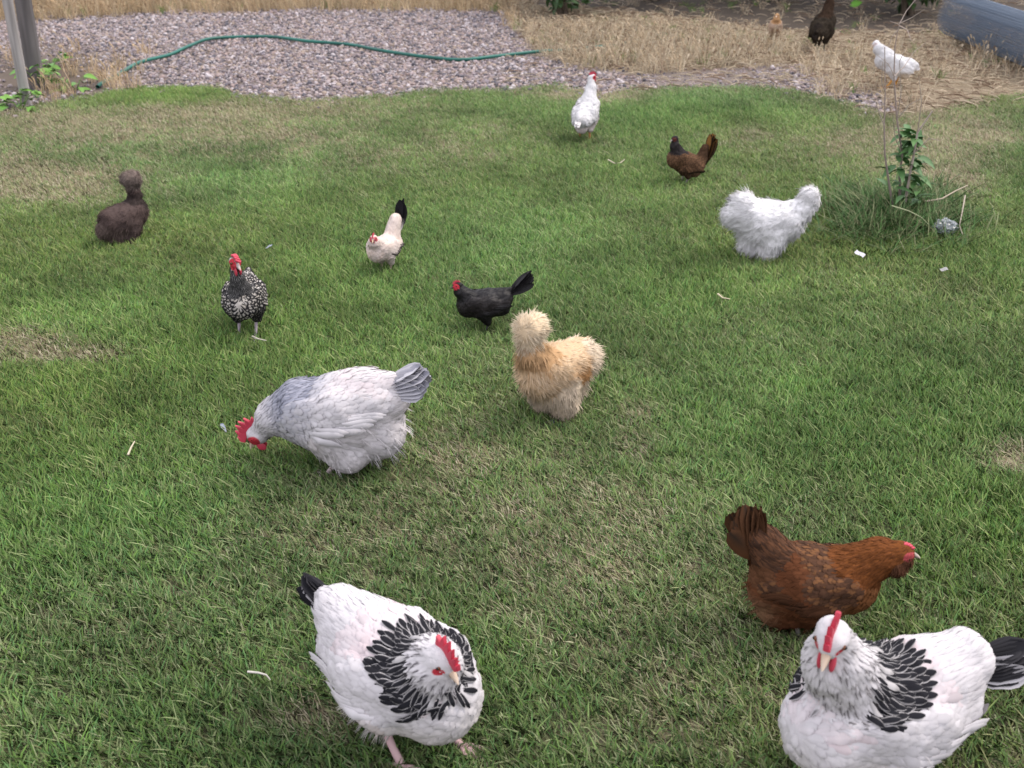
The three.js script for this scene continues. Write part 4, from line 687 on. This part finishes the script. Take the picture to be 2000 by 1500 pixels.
{ // a roll of wire netting: a spiral of hexagonal mesh, wire by wire
  const A = at(1862, 78), Bp = at(2090, 172), r = base('wire_netting_roll', A.x, A.z, 0), ax = nrm([Bp.x - A.x, 0, Bp.z - A.z]), L = Math.hypot(Bp.x - A.x, Bp.z - A.z), sd = [-ax[2], 0, ax[0]];
  tag(r, 'roll of blue grey wire netting lying at the top right corner', 'wire netting');
  const cell = 0.024, R0 = 0.17, turns = 3.4, list = [], pos = (u, v) => { const rad = R0 - 0.02 * (u / (2 * Math.PI * R0)), a = u / R0 + 0.6; return [ax[0] * v + sd[0] * Math.cos(a) * rad, R0 + 0.005 + Math.sin(a) * rad * 0.96, ax[2] * v + sd[2] * Math.cos(a) * rad]; };
  const rows = Math.floor((turns * 2 * Math.PI * R0) / (cell * 0.866)), colsN = Math.floor(L / cell);
  for (let j = 0; j < rows; j++) for (let i = 0; i < colsN; i++) {
    const v = (i + (j % 2) * 0.5) * cell, u = j * cell * 0.866, c = pos(u, v);
    list.push([c, pos(u + cell * 0.5, v)], [pos(u + cell * 0.5, v), pos(u + cell * 0.866, v + cell * 0.5)], [pos(u + cell * 0.5, v), pos(u + cell * 0.866, v - cell * 0.5)]);
  }
  const g = new THREE.CylinderGeometry(0.0013, 0.0013, 1, 4, 1, true), im = shade(new THREE.InstancedMesh(g, std({ color: new THREE.Color().setRGB(0.15, 0.2, 0.27), roughness: 0.45, metalness: 0.2 }), list.length)), m = new THREE.Matrix4(), q = new THREE.Quaternion(), Y = V(0, 1, 0);
  list.forEach(([a, b], k) => { const d = V(...sub(b, a)), l = d.length(); im.setMatrixAt(k, m.compose(V(...add(mul3(a, 0.5), b, 0.5)), q.setFromUnitVectors(Y, d.divideScalar(l)), V(1, l, 1))); });
  im.name = 'wire_mesh'; im.userData.kind = 'stuff'; r.add(im); console.log('wires', list.length);
  // the black strap clip that holds it
  const cp = onPlane(1990, 57, A.z + 0.55), gb = new GB(); const o = [cp[0] - A.x, cp[1], cp[2] - A.z];
  tube(gb, [add(o, [-0.03, 0.03, 0]), add(o, [-0.012, 0.01, 0.02]), add(o, [0.004, -0.012, 0.024]), add(o, [0.03, -0.02, 0.02])], [0.016, 0.02, 0.018, 0.014], [0.015, 0.015, 0.018], 8, 0.5);
  part('clip', gb.geo(), std({ vertexColors: true, roughness: 0.4 }), r);
}
{
  const LG = [[0.1, 0.24, 0.03], [0.13, 0.28, 0.04], [0.08, 0.2, 0.03]], lv = [0, 1, 2].map(() => leafGeo(0.075, 0.024, LG, 0.35)), mat = std({ vertexColors: true });
  const weed = (px, py, n, h, R, label) => {
    const p = at(px, py), r = base('weed', p.x, p.z, 0); tag(r, label, 'weed', 'leafy weeds round the posts');
    for (let k = 0; k < n; k++) {
      const a = rnd() * 6.28, y = h * rr(0.25, 1), q = R * rr(0.3, 1), tip = [Math.cos(a) * q, y, Math.sin(a) * q], g = new GB(); tube(g, [[0, -0.01, 0], [tip[0] * 0.5, y * 0.7, tip[2] * 0.5], tip], [0.003, 0.0025, 0.0015], [0.12, 0.2, 0.05], 5); part('stalk', g.geo(), mat, r);
      for (let m = 0; m < 3; m++) { const l = part('leaf', lv[(k + m) % 3], leafMat, r); l.position.set(...add(tip, [0, -m * 0.018, 0])); l.rotation.set(rr(-0.4, 0.4), -a + (m - 1) * 1.3 + rr(-0.3, 0.3), rr(-0.1, 0.5), 'YXZ'); l.scale.setScalar(rr(0.7, 1.15)); }
    }
  };
  weed(42, 214, 9, 0.1, 0.11, 'bright green leafy weed at the foot of the slim pale post');
  weed(75, 172, 10, 0.14, 0.12, 'green leafy weed between the slim post and the gravel');
  weed(100, 132, 7, 0.1, 0.1, 'small green weed behind the thick dark post');
  weed(150, 175, 6, 0.07, 0.1, 'low green weed on the bare soil right of the posts');
  const q = at(1670, 24), L = part('fallen_leaf', leafGeo(0.11, 0.036, [[0.12, 0.32, 0.03]], 0.1), leafMat); L.position.set(q.x - 0.05, 0.05, q.z); L.rotation.set(0.7, 0.3, 0.25); tag(L, 'bright green leaf lying on the dark litter at the top right', 'leaf');
}
{ // bits lying on the lawn
  const card = new THREE.PlaneGeometry(0.034, 0.02, 6, 4), P = card.attributes.position, n = P.count; for (let i = 0; i < n; i++) P.setZ(i, 0.003 * Math.sin(P.getX(i) * 150) + 0.002 * Math.sin(P.getY(i) * 260)); card.computeVertexNormals();
  const thick = mergeGeometries([card, card.clone().translate(0, 0, -0.0008)]);
  const drop = (name, geo, mat, px, py, h, e, k, label, cat) => { const p = at(px, py), o = part(name, geo, mat); o.position.set(p.x, gh(p.x, p.z) + h, p.z); o.rotation.set(...e); o.scale.setScalar(k); tag(o, label, cat); return o; };
  drop('paper_scrap', thick, std({ color: 0xc9c7d0, side: THREE.DoubleSide }), 1676, 517, 0.045, [-1.2, 0.25, -0.75], 1.05, 'small white rectangular scrap of paper right of the white fluffy hen', 'paper');
  drop('paper_scrap', thick, std({ color: 0x9a9a98, side: THREE.DoubleSide }), 1841, 539, 0.03, [-1.45, 0, 0.2], 0.8, 'tiny pale scrap lying in the grass below the crumpled plastic', 'scrap');
  const bag = new THREE.IcosahedronGeometry(0.042, 4), Q = bag.attributes.position; for (let i = 0; i < Q.count; i++) { const x = Q.getX(i), y = Q.getY(i), z = Q.getZ(i), k = 0.7 + 0.7 * Math.abs(fbm(x * 60 + 3, (y + z * 1.3) * 60, 3) - 0.5) * 2; Q.setXYZ(i, x * k * 1.2, y * k * 0.75, z * k); } bag.computeVertexNormals();
  drop('plastic_wrapper', bag, new THREE.MeshPhysicalMaterial({ color: 0xe6ecf2, roughness: 0.22, transmission: 0.75, thickness: 0, side: THREE.DoubleSide }), 1843, 462, 0.045, [0, 0.4, 0], 1, 'crumpled clear plastic wrapper in the grass right of the sapling', 'plastic');
  const st = stoneGeo(8); drop('dark_stone', st, std({ color: 0x1b1715, roughness: 0.8 }), 1158, 149, 0.012, [0.2, 0.5, 0], 0.026, 'single dark stone beside the head of the slim white hen', 'stone');
  const stick = (name, pts, r, col, label, cat) => { const g = new GB(), L = pts.map(([x, y, h]) => { const p = at(x, y, h); return [p.x, p.y, p.z]; }), b = L[0]; tube(g, L.map((p) => sub(p, [b[0], 0, b[2]])), L.map((_, k) => r * (1 - 0.5 * (k / (L.length - 1)))), col, 6); const o = part(name, g.geo(), std({ vertexColors: true })); o.position.set(b[0], 0, b[2]); tag(o, label, cat); };
  stick('twig', [[1806, 394, 0.08], [1840, 388, 0.09], [1868, 372, 0.1], [1890, 362, 0.1]], 0.004, [0.42, 0.36, 0.27], 'pale dry twig leaning in the grass right of the sapling', 'twig');
  stick('twig', [[1885, 382, 0.11], [1880, 410, 0.08], [1874, 440, 0.05], [1880, 458, 0.04]], 0.003, [0.42, 0.37, 0.29], 'pale bent stalk standing above the crumpled plastic wrapper', 'twig');
  stick('straw_stalk', [[1742, 402, 0.12], [1775, 412, 0.13], [1800, 425, 0.1], [1815, 440, 0.06]], 0.0022, [0.4, 0.43, 0.25], 'long pale blade arching in front of the sapling', 'straw');
  stick('straw_stalk', [[484, 1312, 0.045], [505, 1314, 0.05], [520, 1318, 0.05], [528, 1328, 0.04]], 0.0022, [0.62, 0.58, 0.52], 'white bent straw left of the black collared hen at the bottom', 'straw');
  stick('straw_stalk', [[1188, 312, 0.04], [1200, 319, 0.045], [1212, 318, 0.045], [1220, 311, 0.045]], 0.003, [0.55, 0.48, 0.36], 'bent straw lying below the slim white hen', 'straw');
  stick('straw_stalk', [[250, 888, 0.045], [256, 874, 0.05], [263, 862, 0.05]], 0.003, [0.55, 0.48, 0.36], 'short straw in the grass left of the pecking hen', 'straw');
  stick('straw_stalk', [[493, 657, 0.04], [505, 662, 0.045], [520, 665, 0.045]], 0.0028, [0.55, 0.52, 0.42], 'pale straw at the feet of the laced hen with the red face', 'straw');
  stick('straw_stalk', [[1402, 574, 0.045], [1412, 582, 0.05], [1426, 584, 0.045]], 0.003, [0.6, 0.52, 0.36], 'straw in the grass below the white fluffy hen', 'straw');
  const plume = (px, py, label, e) => { const p = at(px, py), q = part('loose_feather', quill([-0.025, 0, 0], [1, 0.1, 0], [0, 0.1, 1], 0.034, 0.005, 0.5, (s) => mix3([0.4, 0.43, 0.48], [0.26, 0.3, 0.36], s), 6), plumeMat); q.position.set(p.x, gh(p.x, p.z) + 0.03, p.z); q.rotation.set(...e); tag(q, label, 'feather'); };
  plume(530, 495, 'small pale blue grey feather in the grass right of the laced hen', [0.3, 0.9, 0.2]);
  plume(437, 853, 'small pale feather in the grass just left of the red comb of the pecking hen', [0.2, 2.2, 0.3]);
}
renderer.render(scene, camera);
